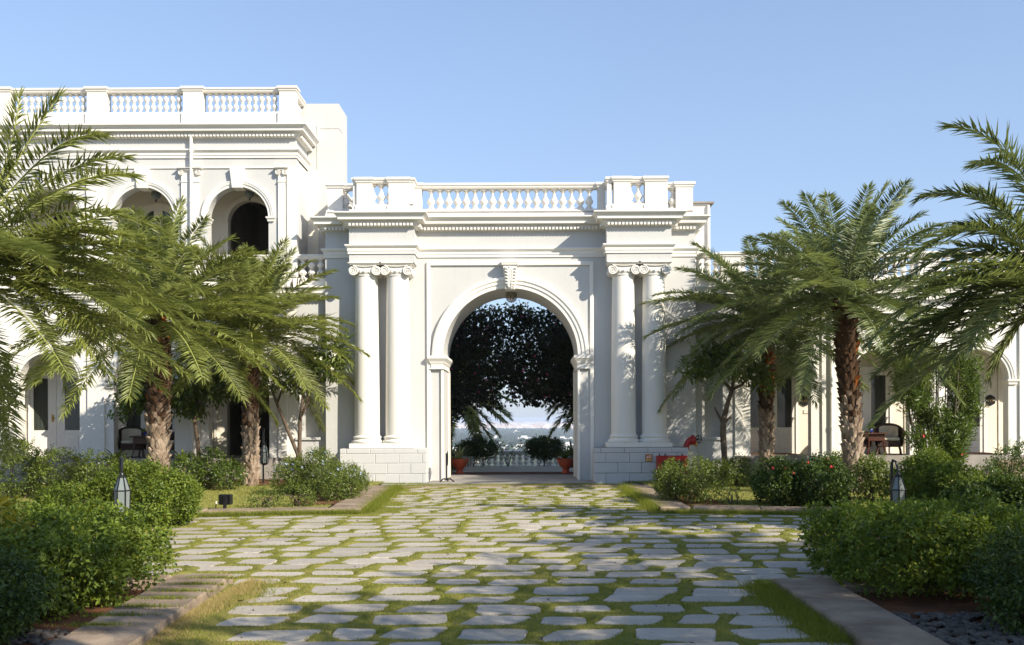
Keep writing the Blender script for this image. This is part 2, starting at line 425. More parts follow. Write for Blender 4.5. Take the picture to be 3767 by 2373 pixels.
def capital(name, parent, cx, yc, z0, z1, w, mat, depth, r):
    """Ionic capital between z0 and z1"""
    h = z1-z0; mb = MB()
    mb.sweep([(0, z1-h*0.17), (0.012, z1-h*0.16), (0.02, z1-h*0.10), (0.045, z1-h*0.06), (0.045, z1), (0, z1)],
             [(cx-w/2, yc+depth/2), (cx-w/2, yc-depth/2), (cx+w/2, yc-depth/2), (cx+w/2, yc+depth/2)])
    mb.box(cx-w/2, cx+w/2, yc-depth/2+0.001, yc+depth/2, z1-h*0.175, z1-0.002)
    nb = max(6, int(w/0.042))
    for k in range(nb):
        x = cx-w/2+w*(k+0.5)/nb
        mb.lathe([(0.0, -0.018), (0.012, -0.01), (0.014, 0.0), (0.0, 0.014)], (x, yc-depth/2-0.012, z1-h*0.12), 6, cap=False)
    rv = h*0.39; yf = yc-depth/2+0.02
    xv = w/2-rv*0.62
    for sg in (-1, 1): volute(mb, cx+sg*xv, yf, z0+rv*0.98, rv, depth-0.04, sg)
    pts = [(cx-xv, yf-0.008, z1-h*0.20), (cx-xv*0.4, yf-0.008, z1-h*0.265), (cx, yf-0.008, z1-h*0.285), (cx+xv*0.4, yf-0.008, z1-h*0.265), (cx+xv, yf-0.008, z1-h*0.20)]
    mb.tube(pts, 0.016, 6)
    mb.box(cx-xv, cx+xv, yf+0.02, yf+depth-0.1, z0+h*0.44, z1-h*0.17)
    if r:
        mb.lathe([(r, 0), (r+0.02, h*0.03), (r+0.02, h*0.10), (r+0.005, h*0.13), (r+0.05, h*0.34), (r+0.03, h*0.46)], (cx, yc, z0), 24)
        for k in range(9):
            a = PI+PI*(k+0.5)/9
            mb.lathe([(0, -0.04), (0.022, -0.02), (0.026, 0.01), (0.014, 0.04), (0, 0.045)], (cx+(r+0.04)*math.cos(a), yc+(r+0.04)*math.sin(a), z0+h*0.32), 7, cap=False)
    return mb.build(name, mat, parent, smooth='auto')

# ------------------------------------------------------------------ GATEHOUSE
YW, YP, YB = 25.6, 25.0, 27.6
def gx(px, Y=YW, py=560): return ax(px, Y, py)
XL, XR = gx(764.8), gx(1634.8)
AX = ax(1200.3, YW, 836); ASP = az(836.6, YW); AR = 158.4*YW/F_PX; ARO = 184.6*YW/F_PX
p1, p2, p3, p4 = (ax(v, YP, 575) for v in (820.9, 973.8, 1426.6, 1579.1))
ZC1, ZC0, ZARC1, ZARC0, ZFAS = 6.765, 6.43, 5.985, 5.755, 5.54
gate = thing('gatehouse', (AX, YW, 0), 'white classical gatehouse with tall central archway, paired columns and roof balustrade', 'gatehouse')
mb = MB()
arch_wall(mb, XL, XR, -0.1, 6.9, YW, YB, [(AX, AR, -0.1, ASP, True)], seg=48)
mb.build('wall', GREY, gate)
mb = MB(); prof = [(AR, 0), (AR, 0.06), (AR+0.10, 0.065), (AR+0.105, 0.09), (AR+0.19, 0.095), (AR+0.195, 0.115), (AR+0.225, 0.125), (AR+0.25, 0.12), (ARO, 0.10), (ARO, 0)]
mb.archring(AX, ASP, prof, YW-0.001, 56)
mb.build('arch_moulding', WHITE, gate, smooth='auto')
# panel frame round the arch and pilaster strips
zf = az(615.5, YW); mb = MB()
xa, xb = gx(1004, YW, 900), gx(1396.5, YW, 900)
zf0 = 0.0
mb.sweep([(0, 0), (0, 0)], [(0, 0), (0, 1)]) if False else None
mb.bbox(xa, xa+0.10, YW-0.055, YW+0.02, zf0, zf, 0.012); mb.bbox(xb-0.10, xb, YW-0.055, YW+0.02, zf0, zf, 0.012)
mb.bbox(xa+0.101, xb-0.101, YW-0.053, YW+0.02, zf-0.10, zf-0.001, 0.012)
mb.build('panel_frame', WHITE, gate)
for sg in (-1, 1):
    # jamb pier facing with impost capital
    x_in = AX+sg*AR; x_out = AX+sg*(ARO+0.005)
    a, b = min(x_in, x_out), max(x_in, x_out)
    mb = MB(); z0, z1 = ASP-0.34, ASP
    pr = [(0.0, z0), (0.03, z0), (0.03, z0+0.03), (0.015, z0+0.035), (0.015, z0+0.13), (0.03, z0+0.14), (0.05, z0+0.20), (0.09, z0+0.26), (0.10, z0+0.27), (0.10, z1), (0, z1+0.01)]
    yq = YW-0.06
    path = [(a, YW+0.01), (a, yq), (b, yq), (b, YB)] if sg < 0 else [(a, YB), (a, yq), (b, yq), (b, YW+0.01)]
    mb.sweep(pr, path); mb.build('impost', WHITE, gate)
    mb = MB(); e = 0.055
    if sg < 0: mb.bbox(b-e, b+0.012, YW-0.055, YW+0.02, 0.0, z0-0.002, 0.008)
    else: mb.bbox(a-0.012, a+e, YW-0.055, YW+0.02, 0.0, z0-0.002, 0.008)
    mb.build('jamb_bead', WHITE, gate)
# rear step inside the passage
for sg in (-1, 1):
    x = AX+sg*AR; a, b = (x-0.001, x+0.035) if sg < 0 else (x-0.035, x+0.001)
    MB().box(a, b, YB-0.45, YB-0.06, -0.02, ASP-0.36).build('rear_jamb', CREAM, gate)
# keystone with acanthus leaf
mb = MB(); kt, kb = zf+0.0, az(680.5, YW-0.2)
w1, w0 = 0.175, 0.125
mb.add([(AX-w0, YW-0.20, kb), (AX+w0, YW-0.20, kb), (AX+w1, YW-0.26, kt-0.13), (AX-w1, YW-0.26, kt-0.13), (AX-w0, YW, kb), (AX+w0, YW, kb), (AX+w1, YW, kt-0.13), (AX-w1, YW, kt-0.13)],
       [(0, 1, 2, 3), (1, 5, 6, 2), (4, 0, 3, 7), (0, 4, 5, 1), (3, 2, 6, 7)])
mb.sweep([(0.0, kt-0.131), (0.02, kt-0.12), (0.035, kt-0.06), (0.04, kt-0.05), (0.04, kt), (0, kt)], [(AX-w1-0.01, YW), (AX-w1-0.01, YW-0.27), (AX+w1+0.01, YW-0.27), (AX+w1+0.01, YW)])
mb.box(AX-w1-0.01, AX+w1+0.01, YW-0.269, YW, kt-0.13, kt-0.004)
mb.build('keystone', WHITE, gate); key = gate.children[-1]
mb = MB(); H = kt-0.16-kb
mb.tube([(AX, YW-0.27, kt-0.16), (AX, YW-0.275, kb+H*0.5), (AX, YW-0.235, kb+0.10)], [0.02, 0.018, 0.012], 6)
for sg in (-1, 1):
    for k in range(6):
        zc = kt-0.22-k*H*0.135; ww = (w1-(w1-w0)*k/6)*0.9; yy = YW-0.275+0.006*k
        mb.tube([(AX+sg*0.015, yy, zc-0.07), (AX+sg*ww*0.45, yy-0.02, zc+0.01), (AX+sg*ww*0.85, yy-0.01, zc+0.03), (AX+sg*ww, yy+0.02, zc-0.02)], [0.018, 0.024, 0.02, 0.008], 6)
        mb.tube([(AX+sg*0.02, yy, zc-0.09), (AX+sg*ww*0.4, yy-0.015, zc-0.04), (AX+sg*ww*0.75, yy-0.005, zc-0.035)], [0.012, 0.016, 0.006], 6)
for k in range(7):
    x = AX-w0*0.86+w0*1.72*k/6; mb.tube([(x, YW-0.215, kb+0.015), (x, YW-0.225, kb+0.10)], [0.014, 0.016], 6)
mb.build('acanthus_leaf', WHITE, key, smooth='auto')
# entablature blocks over the columns
for a, b in ((p1, p2), (p3, p4)):
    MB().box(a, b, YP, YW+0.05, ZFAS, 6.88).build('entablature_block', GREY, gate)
plan = [(XL, YB), (XL, YW), (p1, YW), (p1, YP), (p2, YP), (p2, YW), (p3, YW), (p3, YP), (p4, YP), (p4, YW), (XR, YW), (XR, YB)]
mb = MB(); mb.sweep(cornice_prof(ZC0, ZC1, 0.34), plan); mb.build('cornice', WHITE, gate)
mb = MB(); dentils(mb, plan, 0.16, ZC0+0.012, ZC0+0.082, 0.092); mb.build('dentil_course', WHITE, gate)
mb = MB(); mb.sweep(arch_prof(ZARC0, ZARC1, 0.10), plan); mb.build('architrave', WHITE, gate)
mb = MB(); mb.box(XL+0.05, XR-0.05, YW+0.03, YB-0.02, 6.9, 6.95); mb.build('roof_slab', CONC, gate)
# columns
ZCAP0, ZBASE1, ZBASE0 = 5.205, 1.19, 0.995
YC = 25.31
for px in (863, 935.9, 1465.6, 1537.6):
    cx = ax(px, YC, 800); mb = MB((cx, YC, 0))
    prof = [(0.318, ZBASE1)]
    for k in range(1, 15):
        t = k/14; r = 0.318-0.042*max(0, (t-0.12)/0.88)**1.35; prof.append((r, ZBASE1+(ZCAP0-ZBASE1)*t))
    mb.lathe(prof, (cx, YC, 0), 40); col = mb.build('column', WHITE, gate, smooth='auto')
    capital('capital', col, cx, YC, ZCAP0, ZFAS-0.001, 0.745, WHITE, 0.66, 0.275)
    mb = MB(); h = ZBASE1-ZBASE0
    pr = [(0.385, 0), (0.40, h*0.08), (0.405, h*0.2), (0.395, h*0.36), (0.37, h*0.42), (0.355, h*0.46), (0.345, h*0.56), (0.355, h*0.66), (0.365, h*0.70), (0.372, h*0.78), (0.362, h*0.88), (0.335, h*0.93), (0.33, h*1.0), (0.318, h*1.05)]
    mb.lathe(pr, (cx, YC, ZBASE0), 40); mb.build('base', WHITE, col, smooth='auto')
for a, b in ((ax(820.9, 24.97, 1048), ax(973.6, 24.97, 1048)), (ax(1426.5, 24.97, 1048), ax(1580.5, 24.97, 1048))):
    MB().bbox(a, b, 24.92, YW+0.01, 0.872, ZBASE0+0.001, 0.012).build('column_plinth', WHITE, gate)
# masonry blocks under the columns
rowz = [-0.05, 0.235, 0.50, 0.745, 0.87]
for (pa, pb, dark) in ((798.8, 1003.2, False), (1397.3, 1619.5, True)):
    a, b = ax(pa, 24.86, 1095), ax(pb, 24.86, 1095); y0 = 24.86
    mb = MB(); rr = random.Random(3)
    for r in range(4):
        z0, z1 = rowz[r]+0.005, rowz[r+1]-0.005; bw = 0.59; off = (0.0 if r % 2 else 0.5)*bw
        if r == 3: off = 0.28*bw
        x = a-bw+off if off > 0 else a
        x = a-(bw-off) if off > 0 else a
        while x < b-0.02:
            xa_, xb_ = max(a, x)+0.005, min(b, x+bw)-0.005
            if xb_-xa_ > 0.05: mb.bbox(xa_, xb_, y0+rr.uniform(-.003, .003), y0+0.2, z0, z1, 0.008)
            x += bw
        for xs, s_ in ((a, 1), (b, -1)):
            x0_, x1_ = (xs-0.0, xs+0.19) if s_ > 0 else (xs-0.19, xs)
            mb.bbox(x0_+0.002, x1_-0.002, y0+0.205, YW+0.0, z0, z1, 0.006)
    blk = mb.build('plinth_block', BRICKW, gate)
    mb = MB(); mb.box(a+0.012, b-0.012, y0+0.013, YW+0.01, -0.1, 0.868); mb.build('mortar', JOINT if dark else BRICKW, blk)
# parapet
ZP0, ZD1, ZB1, ZR1 = 6.77, 7.02, 7.55, 7.69
i = 0.10
pp = [(XL+0.06, YB-0.1), (XL+0.06, YW+0.10), (p1+i, YW+0.10), (p1+i, YP+0.10), (p2-0.03, YP+0.10), (p2-0.03, YW+0.10), (p3+0.03, YW+0.10), (p3+0.03, YP+0.10), (p4-i, YP+0.10), (p4-i, YW+0.10), (XR-0.06, YW+0.10), (XR-0.06, YB-0.1)]
cen = [(x, y) for x, y in pp]
mb = MB(); d = 0.26
mb.sweep([(-d, ZP0), (0.03, ZP0), (0.03, ZD1-0.05), (0.0, ZD1-0.03), (0.0, ZD1), (-d, ZD1)], pp, closed=True); mb.build('parapet_plinth', PARA, gate)
mb = MB(); rp = rail_prof(d, ZB1, ZR1, 0.05); rp = [(o-d/2, z) for o, z in rp]
mb.sweep(rp, pp, closed=True); mb.build('parapet_rail', PARA, gate)
def pier(par, x0, x1, y0, y1, z0, zd, z1, zt, lip=0.06, mat=PARA, nm='parapet_pier'):
    mb = MB(); mb.box(x0-0.035, x1+0.035, y0-0.035, y1+0.02, z0, zd-0.03)
    mb.box(x0, x1, y0, y1, zd-0.031, z1+0.003)
    path = [(x0, y1), (x0, y0), (x1, y0), (x1, y1)]
    h = zt-z1
    mb.sweep([(0, z1-0.005), (lip*0.45, z1+h*0.2), (lip*0.5, z1+h*0.42), (lip, z1+h*0.58), (lip, zt-0.006), (lip*0.8, zt+0.004), (0, zt+0.006)], path)
    mb.box(x0, x1, y0+0.001, y1, z1, zt+0.005)
    return mb.build(nm, mat, par)
yp = YP+0.10; yw = YW+0.10
def PX(v, Y): return ax(v, Y, 450)
for a, b in ((839, 875), (914, 961)):
    pier(gate, PX(a, yp), PX(b, yp), yp-0.025, yp+0.30, ZP0, ZD1, ZB1, ZR1+0.004)
for a, b in ((1443, 1482), (1517, 1567)):
    pier(gate, PX(a, yp), PX(b, yp), yp-0.025, yp+0.30, ZP0, ZD1, ZB1, ZR1+0.004)
for a, b in ((771, 806), (1589, 1629)):
    pier(gate, PX(a, yw), PX(b, yw), yw-0.025, yw+0.30, ZP0-0.0, ZD1, ZB1, ZR1+0.004)
pier(gate, PX(974, yw), PX(991, yw), yw-0.02, yw+0.28, ZP0, ZD1, ZB1-0.001, ZR1-0.002)
pier(gate, PX(1406, yw), PX(1424, yw), yw-0.02, yw+0.28, ZP0, ZD1, ZB1-0.001, ZR1-0.002)
for x0, x1, y0 in ((p1+i+0.0, p1+i+0.08, yp+0.06), (p2-0.14, p2-0.04, yp+0.03), (p3+0.045, p3+0.12, yp+0.05), (p4-i-0.1, p4-i, yp+0.05)):   # stepped corners
    MB().box(x0-0.02, x1+0.02, y0-0.03, y0+0.2, ZP0, ZR1-0.004).build('parapet_return', PARA, gate)
hb = ZB1-ZD1; pit = 20.64*YW/F_PX
for k in range(19):
    baluster(gate, PX(703.2+0.4248*(731+48.6*k), yw+0.13), yw+0.13, ZD1-0.001, hb+0.002, pit, BAL_B, PARA)
for px in (876.5, 896.9, 917.3, 1481.0, 1501.4, 1521.8): baluster(gate, PX(px, yp+0.13), yp+0.13, ZD1-0.001, hb+0.002, pit, BAL_B, PARA)
for px in (813, 1581): baluster(gate, PX(px, yw+0.13), yw+0.13, ZD1-0.001, hb+0.002, pit, BAL_B, PARA)
for sg, xx in ((-1, XL+0.06), (1, XR-0.06)):
    for k in range(6): baluster(gate, xx-sg*0.13, YW+0.65+0.226*k, ZD1-0.001, hb+0.002, pit, BAL_B, PARA)

# ------------------------------------------------------------------ WINGS
YL, TH = 25.8, 0.30
YV = YL+1.32        # back wall of the verandahs
FLZ = 0.62
ZSP, RIN, ROUT = 2.57, 0.788, 0.942
lw = thing('two_storey_wing', (-11.0, YL, 0), 'long white two-storey wing with upper arches and balustraded roof beside the gate', 'building')
rw = thing('verandah_wing', (10.0, YL, 0), 'single-storey white verandah wing with numbered guest-room doors behind the right palms', 'building')
LC = [-17.319, -14.867, -12.415, -9.963, -7.505]; RC = [6.535, 9.092, 11.649, 14.206]
LX0, LX1, LXE = -18.6, -6.0, XL
def moulded_arch(par, cx, zs, r0, r1, y, mat=WHITE):
    mb = MB(); t = r1-r0
    mb.archring(cx, zs, [(r0, 0), (r0, 0.035), (r0+t*0.45, 0.04), (r0+t*0.47, 0.06), (r0+t*0.8, 0.07), (r0+t*0.85, 0.08), (r1, 0.075), (r1, 0)], y-0.001, 40)
    return mb.build('arch_moulding', mat, par, smooth='auto')
def impost(par, xa, xb, y, zt, h=0.13, mat=WHITE, depth=TH):
    mb = MB(); z0 = zt-h
    mb.sweep([(0.0, z0), (0.015, z0), (0.02, z0+h*0.35), (0.05, z0+h*0.7), (0.055, z0+h*0.72), (0.055, zt), (0, zt+0.005)], [(xa, y+depth), (xa, y-0.035), (xb, y-0.035), (xb, y+depth)])
    mb.box(xa+0.001, xb-0.001, y-0.034, y+0.02, z0, zt)
    return mb.build('impost', mat, par)
def pilaster(par, xa, xb, y, z0, z1, mat=WHITE, base=True, cap=True, ionic=0):
    mb = MB(); d = 0.055
    mb.box(xa, xb, y-d, y+0.02, z0+(0.16 if base else 0), z1)
    if base:
        mb.sweep([(0.05, z0), (0.05, z0+0.08), (0.03, z0+0.09), (0.035, z0+0.12), (0.0, z0+0.165)], [(xa, y), (xa, y-d), (xb, y-d), (xb, y)])
        mb.box(xa-0.049, xb+0.049, y-d-0.045, y, z0, z0+0.08)
    zc = z1-ionic
    if cap:
        mb.sweep([(0, zc-0.17), (0.018, zc-0.165), (0.018, zc-0.145), (0, zc-0.14)], [(xa, y), (xa, y-d), (xb, y-d), (xb, y)])
        if not ionic:
            mb.sweep([(0, z1-0.09), (0.02, z1-0.08), (0.05, z1-0.03), (0.05, z1), (0, z1)], [(xa, y), (xa, y-d), (xb, y-d), (xb, y)])
    p = mb.build('pilaster', mat, par)
    if ionic:
        capital('capital', p, (xa+xb)/2, y-d*0.5, zc, z1-0.001, (xb-xa)+0.10, mat, 0.17, 0)
    return p
def keystone(par, cx, y, z0, z1, w0, w1):
    mb = MB()
    mb.add([(cx-w0, y-0.11, z0), (cx+w0, y-0.11, z0), (cx+w1, y-0.13, z1), (cx-w1, y-0.13, z1), (cx-w0, y+0.3, z0), (cx+w0, y+0.3, z0), (cx+w1, y, z1), (cx-w1, y, z1)],
           [(0, 1, 2, 3), (1, 5, 6, 2), (4, 0, 3, 7), (0, 4, 5, 1), (3, 2, 6, 7)])
    return mb.build('keystone', WHITE, par)
def door(par, cx, y, z0, hw=0.72, zt=2.95, arched=False, glass=True):
    """double door: two leaves with a tall pane over a panel; returns the door mesh"""
    mb = MB(); e = 0.05
    mb.bbox(cx-hw-e, cx-hw, y-0.06, y+0.01, z0, zt+e, 0.01); mb.bbox(cx+hw, cx+hw+e, y-0.06, y+0.01, z0, zt+e, 0.01)
    mb.bbox(cx-hw+0.001, cx+hw-0.001, y-0.058, y+0.01, zt, zt+e-0.002, 0.01)
    pw = 0.40; s_ = 0.23
    zpan = z0+0.72
    for sg in (-1, 1):
        xa, xb = (cx-hw, cx-0.004) if sg < 0 else (cx+0.004, cx+hw)
        ga, gb = (cx-s_-pw, cx-s_) if sg < 0 else (cx+s_, cx+s_+pw)
        mb.box(xa, ga, y-0.03, y, z0, zt); mb.box(gb, xb, y-0.03, y, z0, zt)
        mb.box(ga, gb, y-0.03, y, z0, zpan); mb.box(ga, gb, y-0.03, y, zt-0.2, zt)
        mb.bbox(ga+0.03, gb-0.03, y-0.042, y-0.02, z0+0.14, zpan-0.16, 0.012)
    dr = mb.build('door', WHITE if not arched else CREAM, par)
    for sg in (-1, 1):
        ga, gb = (cx-s_-pw, cx-s_) if sg < 0 else (cx+s_, cx+s_+pw)
        MB().box(ga, gb, y-0.008, y+0.002, zpan, zt-0.2).build('pane', GLASSD, dr)
    mb = MB(); mb.tube([(cx-0.10, y-0.03, z0+1.05), (cx-0.10, y-0.09, z0+1.05), (cx-0.02, y-0.09, z0+1.05)], 0.012, 6)
    mb.box(cx-0.13, cx-0.07, y-0.035, y-0.028, z0+0.95, z0+1.15); mb.build('handle', BRASS, dr)
    return dr
def arch_door(par, cx, y, z0, hw, zs):
    mb = MB(); mb.archring(cx, zs, [(hw, 0), (hw, 0.04), (hw+0.08, 0.05), (hw+0.1, 0.0)], y, 30)
    mb.box(cx-hw-0.1, cx-hw, y-0.04, y, z0, zs); mb.box(cx+hw, cx+hw+0.1, y-0.04, y, z0, zs)
    pts = [(cx-hw, z0), (cx+hw, z0)]+[(cx+hw*math.cos(PI*k/24), zs+hw*math.sin(PI*k/24)) for k in range(25)]
    mb.prism(pts, y-0.012, y-0.002)
    dr = mb.build('door', CREAM, par)
    ri = hw-0.12
    for sg in (-1, 1):
        pts = []
        x0 = 0.12
        a0 = math.acos(x0/ri)
        arc = [(ri*math.cos(a0*k/12), ri*math.sin(a0*k/12)) for k in range(13)]
        pts = [(x0, z0-zs+0.8), (ri, z0-zs+0.8)]+arc
        pts = [(cx+sg*px_, zs+pz) for px_, pz in pts]
        if sg < 0: pts = pts[::-1]
        MB().prism(pts, y-0.018, y-0.013).build('pane', GLASSD, dr)
    return dr

# ---- left wing, ground floor
ZT = 5.0
mb = MB()
arch_wall(mb, LX0, LX1-0.0, -0.1, ZT, YL, YL+TH, [(c, RIN, FLZ, ZSP, True) for c in LC])
mb.build('arcade_wall', WHITE, lw)
for c in LC:
    moulded_arch(lw, c, ZSP, RIN, ROUT, YL)
for c0, c1 in zip(LC[:-1], LC[1:]):
    impost(lw, c0+RIN, c0+RIN+0.19, YL, ZSP); impost(lw, c1-RIN-0.19, c1-RIN, YL, ZSP)
    m_ = (c0+c1)/2; pilaster(lw, m_-0.22, m_+0.22, YL, 0.45, ZT-0.25)
impost(lw, LC[-1]+RIN, LC[-1]+RIN+0.15, YL, ZSP); pilaster(lw, ax(655, YL), ax(675, YL), YL, 0.45, ZT-0.25)
MB().box(LX0, LX1, YL-0.10, YV+0.02, -0.1, FLZ).build('verandah_floor', CONC, lw)
mb = MB()   # back wall with one open doorway
dcx0, dcx1 = ax(534, YV, 950), ax(640, YV, 950)
arch_wall(mb, LX0, LX1+0.3, FLZ-0.01, ZT-0.3, YV, YV+0.25, [((dcx0+dcx1)/2, (dcx1-dcx0)/2, FLZ-0.01, 3.0, False)])
mb.build('back_wall', CREAM, lw)
def room(par, x0, x1, y0, y1, z0, z1):
    mb = MB()
    vs = [(x0,y0,z0),(x1,y0,z0),(x1,y1,z0),(x0,y1,z0),(x0,y0,z1),(x1,y0,z1),(x1,y1,z1),(x0,y1,z1)]
    mb.add(vs, [(0,1,2,3),(7,6,5,4),(5,6,2,1),(6,7,3,2),(7,4,0,3)])
    return mb.build('room', DARKROOM, par)
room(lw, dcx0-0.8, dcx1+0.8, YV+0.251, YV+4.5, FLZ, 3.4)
MB().box(LX0, LX1, YL+TH, YV, ZT-0.62, ZT-0.55).build('verandah_ceiling', CREAM, lw)
dcs = [LC[0]-0.43, LC[1]-0.43, LC[2]-0.43, LC[3]-0.36]
for c in dcs: door(lw, c, YV-0.001, FLZ)
mb = MB()
for x in (ax(508, YV, 950), ax(496, YV, 950)): mb.bbox(x-0.05, x+0.05, YV-0.05, YV+0.001, FLZ, 3.6, 0.01)
mb.build('door_surround', CREAM, lw)
# gallery cornice, balustrade of the upper gallery
gplan = [(LX0, YL), (XL+0.02, YL)]
# link bay between wing and gate with niche
nx0, nx1 = ax(699, YL, 950), ax(755, YL, 950); nz0, nz1 = az(1028, YL, 725), 3.35
mb = MB(); arch_wall(mb, LX1+0.001, XL+0.03, -0.1, ZT, YL, YL+0.36, [((nx0+nx1)/2, (nx1-nx0)/2, nz0, nz1, False)]); 
mb.box(LX1+0.002, XL+0.03, YL+0.361, YL+0.5, -0.1, ZT); mb.build('niche_wall', GREY, lw)
MB().bbox(nx0-0.05, nx1+0.03, YL-0.05, YL+0.02, nz0-0.08, nz0-0.002, 0.01).build('niche_sill', GREY, lw)
def ledge(par, z0, z1, p, plan, mat=WHITE, dn=True, nm='cornice'):
    mb = MB(); mb.sweep(cornice_prof(z0, z1, p), plan); o = mb.build(nm, mat, par)
    if dn:
        mb = MB(); h = z1-z0; dentils(mb, plan, 0.155, z0+h*0.04, z0+h*0.25, 0.092); mb.build('dentil_course', mat, par)
    return o
ledge(lw, 4.72, 5.03, 0.26, gplan, nm='gallery_cornice')
GR0, GR1, GB0, GB1 = 5.765, 5.885, 5.27, 5.765
mb = MB(); mb.box(LX0, XL+0.02, YL+0.0, YL+0.24, ZT-0.01, GB0); mb.build('gallery_plinth', PARA, lw)
mb = MB(); rp = [(o-0.12, z) for o, z in rail_prof(0.2, GR0, GR1, 0.04)]; mb.sweep(rp, [(LX0, YL), (XL+0.02, YL)], closed=True); mb.build('gallery_rail', PARA, lw)
pit2 = 0.232
for c in LC[1:]:
    for k in range(6): baluster(lw, c+(k-2.5)*pit2, YL+0.12, GB0-0.001, GB1-GB0+0.002, pit2*0.98, BAL_A, PARA)
x = LX1+0.14
while x < XL-0.02:
    baluster(lw, x, YL+0.12, GB0-0.001, GB1-GB0+0.002, pit2*0.98, BAL_A, PARA); x += pit2
# ---- left wing, upper floor
USP, URI, URO = 6.853, 0.787, 0.942; UT = 9.25
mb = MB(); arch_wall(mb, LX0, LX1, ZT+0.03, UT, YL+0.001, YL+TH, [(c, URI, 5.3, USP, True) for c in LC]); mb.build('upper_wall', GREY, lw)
MB().box(LX0, LX1, YL+TH, YV, 5.0, 5.28).build('gallery_floor', CONC, lw)
MB().box(LX0, LX1, YL+TH, YV, 8.35, 8.42).build('gallery_ceiling', CREAM, lw)
ucx = ax(588, YV, 520)
mb = MB(); arch_wall(mb, LX0, LX1+0.3, 5.28, 8.4, YV, YV+0.25, [(ucx, 0.60, 5.28, az(523, YV, 588), True)]); mb.build('upper_back_wall', CREAM, lw)
mb = MB(); mb.archring(ucx, az(523, YV, 588), [(0.60, 0), (0.60, 0.03), (0.72, 0.04), (0.74, 0.0)], YV-0.001, 30); mb.build('arch_moulding', CREAM, lw)
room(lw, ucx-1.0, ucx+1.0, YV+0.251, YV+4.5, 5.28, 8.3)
for c in LC[:-1]: arch_door(lw, c+0.0+(-0.1), YV-0.001, 5.28, 0.62, 6.82)
MB().box(LX1-0.28, LX1, YL+TH+0.0, YL+1.3, -0.1, UT).build('side_wall', GREY, lw)
for c in LC:
    moulded_arch(lw, c, USP, URI, URO, YL)
    keystone(lw, c, YL, 7.60, 8.118, 0.125, 0.185)
    impost(lw, c-URI-0.16, c-URI, YL, USP, 0.115); impost(lw, c+URI, c+URI+0.13, YL, USP, 0.115)
for c0, c1 in zip(LC[:-1], LC[1:]):
    m_ = (c0+c1)/2; pilaster(lw, m_-0.225, m_+0.225, YL, 5.30, 8.118, base=False, ionic=0.20)
pilaster(lw, ax(655.5, YL, 520), ax(672, YL, 520), YL, 5.30, 8.118, base=False, ionic=0.20)
MB().box(ax(676, YL, 520), LX1+0.02, YL-0.045, YL+0.2, 5.31, 8.13).build('corner_strip', WHITE, lw)
MB().box(LX0, LX1-0.1, YL-0.03, YL+0.02, 8.12, 8.15).build('ledge', WHITE, lw)
wplan = [(LX0, YL), (LX1, YL), (LX1, YL+1.32)]
mb = MB(); mb.sweep(arch_prof(8.385, 8.605, 0.11), wplan); mb.build('architrave', WHITE, lw)
ledge(lw, 8.90, 9.20, 0.33, wplan)
WD0, WD1, WB1, WR1 = 9.2, 9.60, 10.12, 10.24
mb = MB(); ppl = [(LX0, YL+0.06), (LX1-0.05, YL+0.06), (LX1-0.05, YL+1.3)]
mb.sweep([(-0.3, WD0), (0.02, WD0), (0.02, WD1-0.03), (0, WD1), (-0.3, WD1)], ppl, closed=True); mb.build('parapet_plinth', PARA, lw)
mb = MB(); mb.sweep([(o-0.14, z) for o, z in rail_prof(0.24, WB1, WR1, 0.045)], ppl, closed=True); mb.build('parapet_rail', PARA, lw)
pxs = []
for k in range(-2, 4):
    a, b = 656.5-226.5*(3-k)-(0), 701.0-226.5*(3-k)
    xa_, xb_ = ax(a, YL, 235), min(ax(b, YL, 235), LX1-0.02); pxs.append((xa_, xb_))
    pier(lw, xa_, xb_, YL+0.02, YL+0.34, WD0, WD1+0.02, WB1-0.002, WR1+0.012)
for (a0, b0), (a1, b1) in zip(pxs[:-1], pxs[1:]):
    g = a1-b0; n = 11; pt = g/(n+0.9)
    for k in range(n): baluster(lw, b0+pt*(k+0.95), YL+0.19, WD1-0.001, WB1-WD1+0.002, pt*0.98, BAL_A, PARA)
for k in range(4): baluster(lw, LX1-0.19, YL+0.55+0.2*k, WD1-0.001, WB1-WD1+0.002, 0.2, BAL_A, PARA)
MB().box(LX0, LX1-0.1, YL+0.3, YL+8, 9.05, 9.12).build('roof_slab', CONC, lw)
MB().box(LX0, LX1-0.29, YV+4.6, YL+8, -0.1, 9.04).build('rear_block', GREY, lw)
mb = MB(); yq = YL+1.33; tb = ax(798, yq, 500)
mb.box(LX1-0.4, tb, yq, yq+1.2, -0.1, 10.21); mb.build('stair_tower', GREY, lw)
mb = MB(); mb.box(ax(745, yq, 400)-0.006, ax(745, yq, 400)+0.006, yq-0.004, yq+0.01, 5.2, 9.6); mb.box(LX1+0.35, tb+0.003, yq-0.004, yq+0.4, 9.52, 9.535); mb.build('tower_joint', JOINT, lw)
# rear cornice seen past the tower
cy0 = yq+4.0; rx = ax(806, yq+4, 410)
mb = MB(); mb.box(LX1, rx, cy0, cy0+6, 5.0, 8.3); mb.build('rear_tower', GREY, lw)
mb = MB(); mb.sweep(cornice_prof(8.0, 8.45, 0.42), [(LX1, cy0), (rx, cy0), (rx, cy0+6)]); mb.build('rear_cornice', WHITE, lw)
# downpipe
mb = MB(); xd = ax(450, YL-0.1, 500)
mb.tube([(xd, YL-0.11, 9.0), (xd, YL-0.11, 0.5)], 0.042, 10)
for z in (8.5, 7.2, 5.9, 4.2, 2.4): mb.lathe([(0.052, 0), (0.056, 0.02), (0.056, 0.08), (0.052, 0.1)], (xd, YL-0.11, z), 10)
mb.build('downpipe', WHITE, lw, smooth='auto')

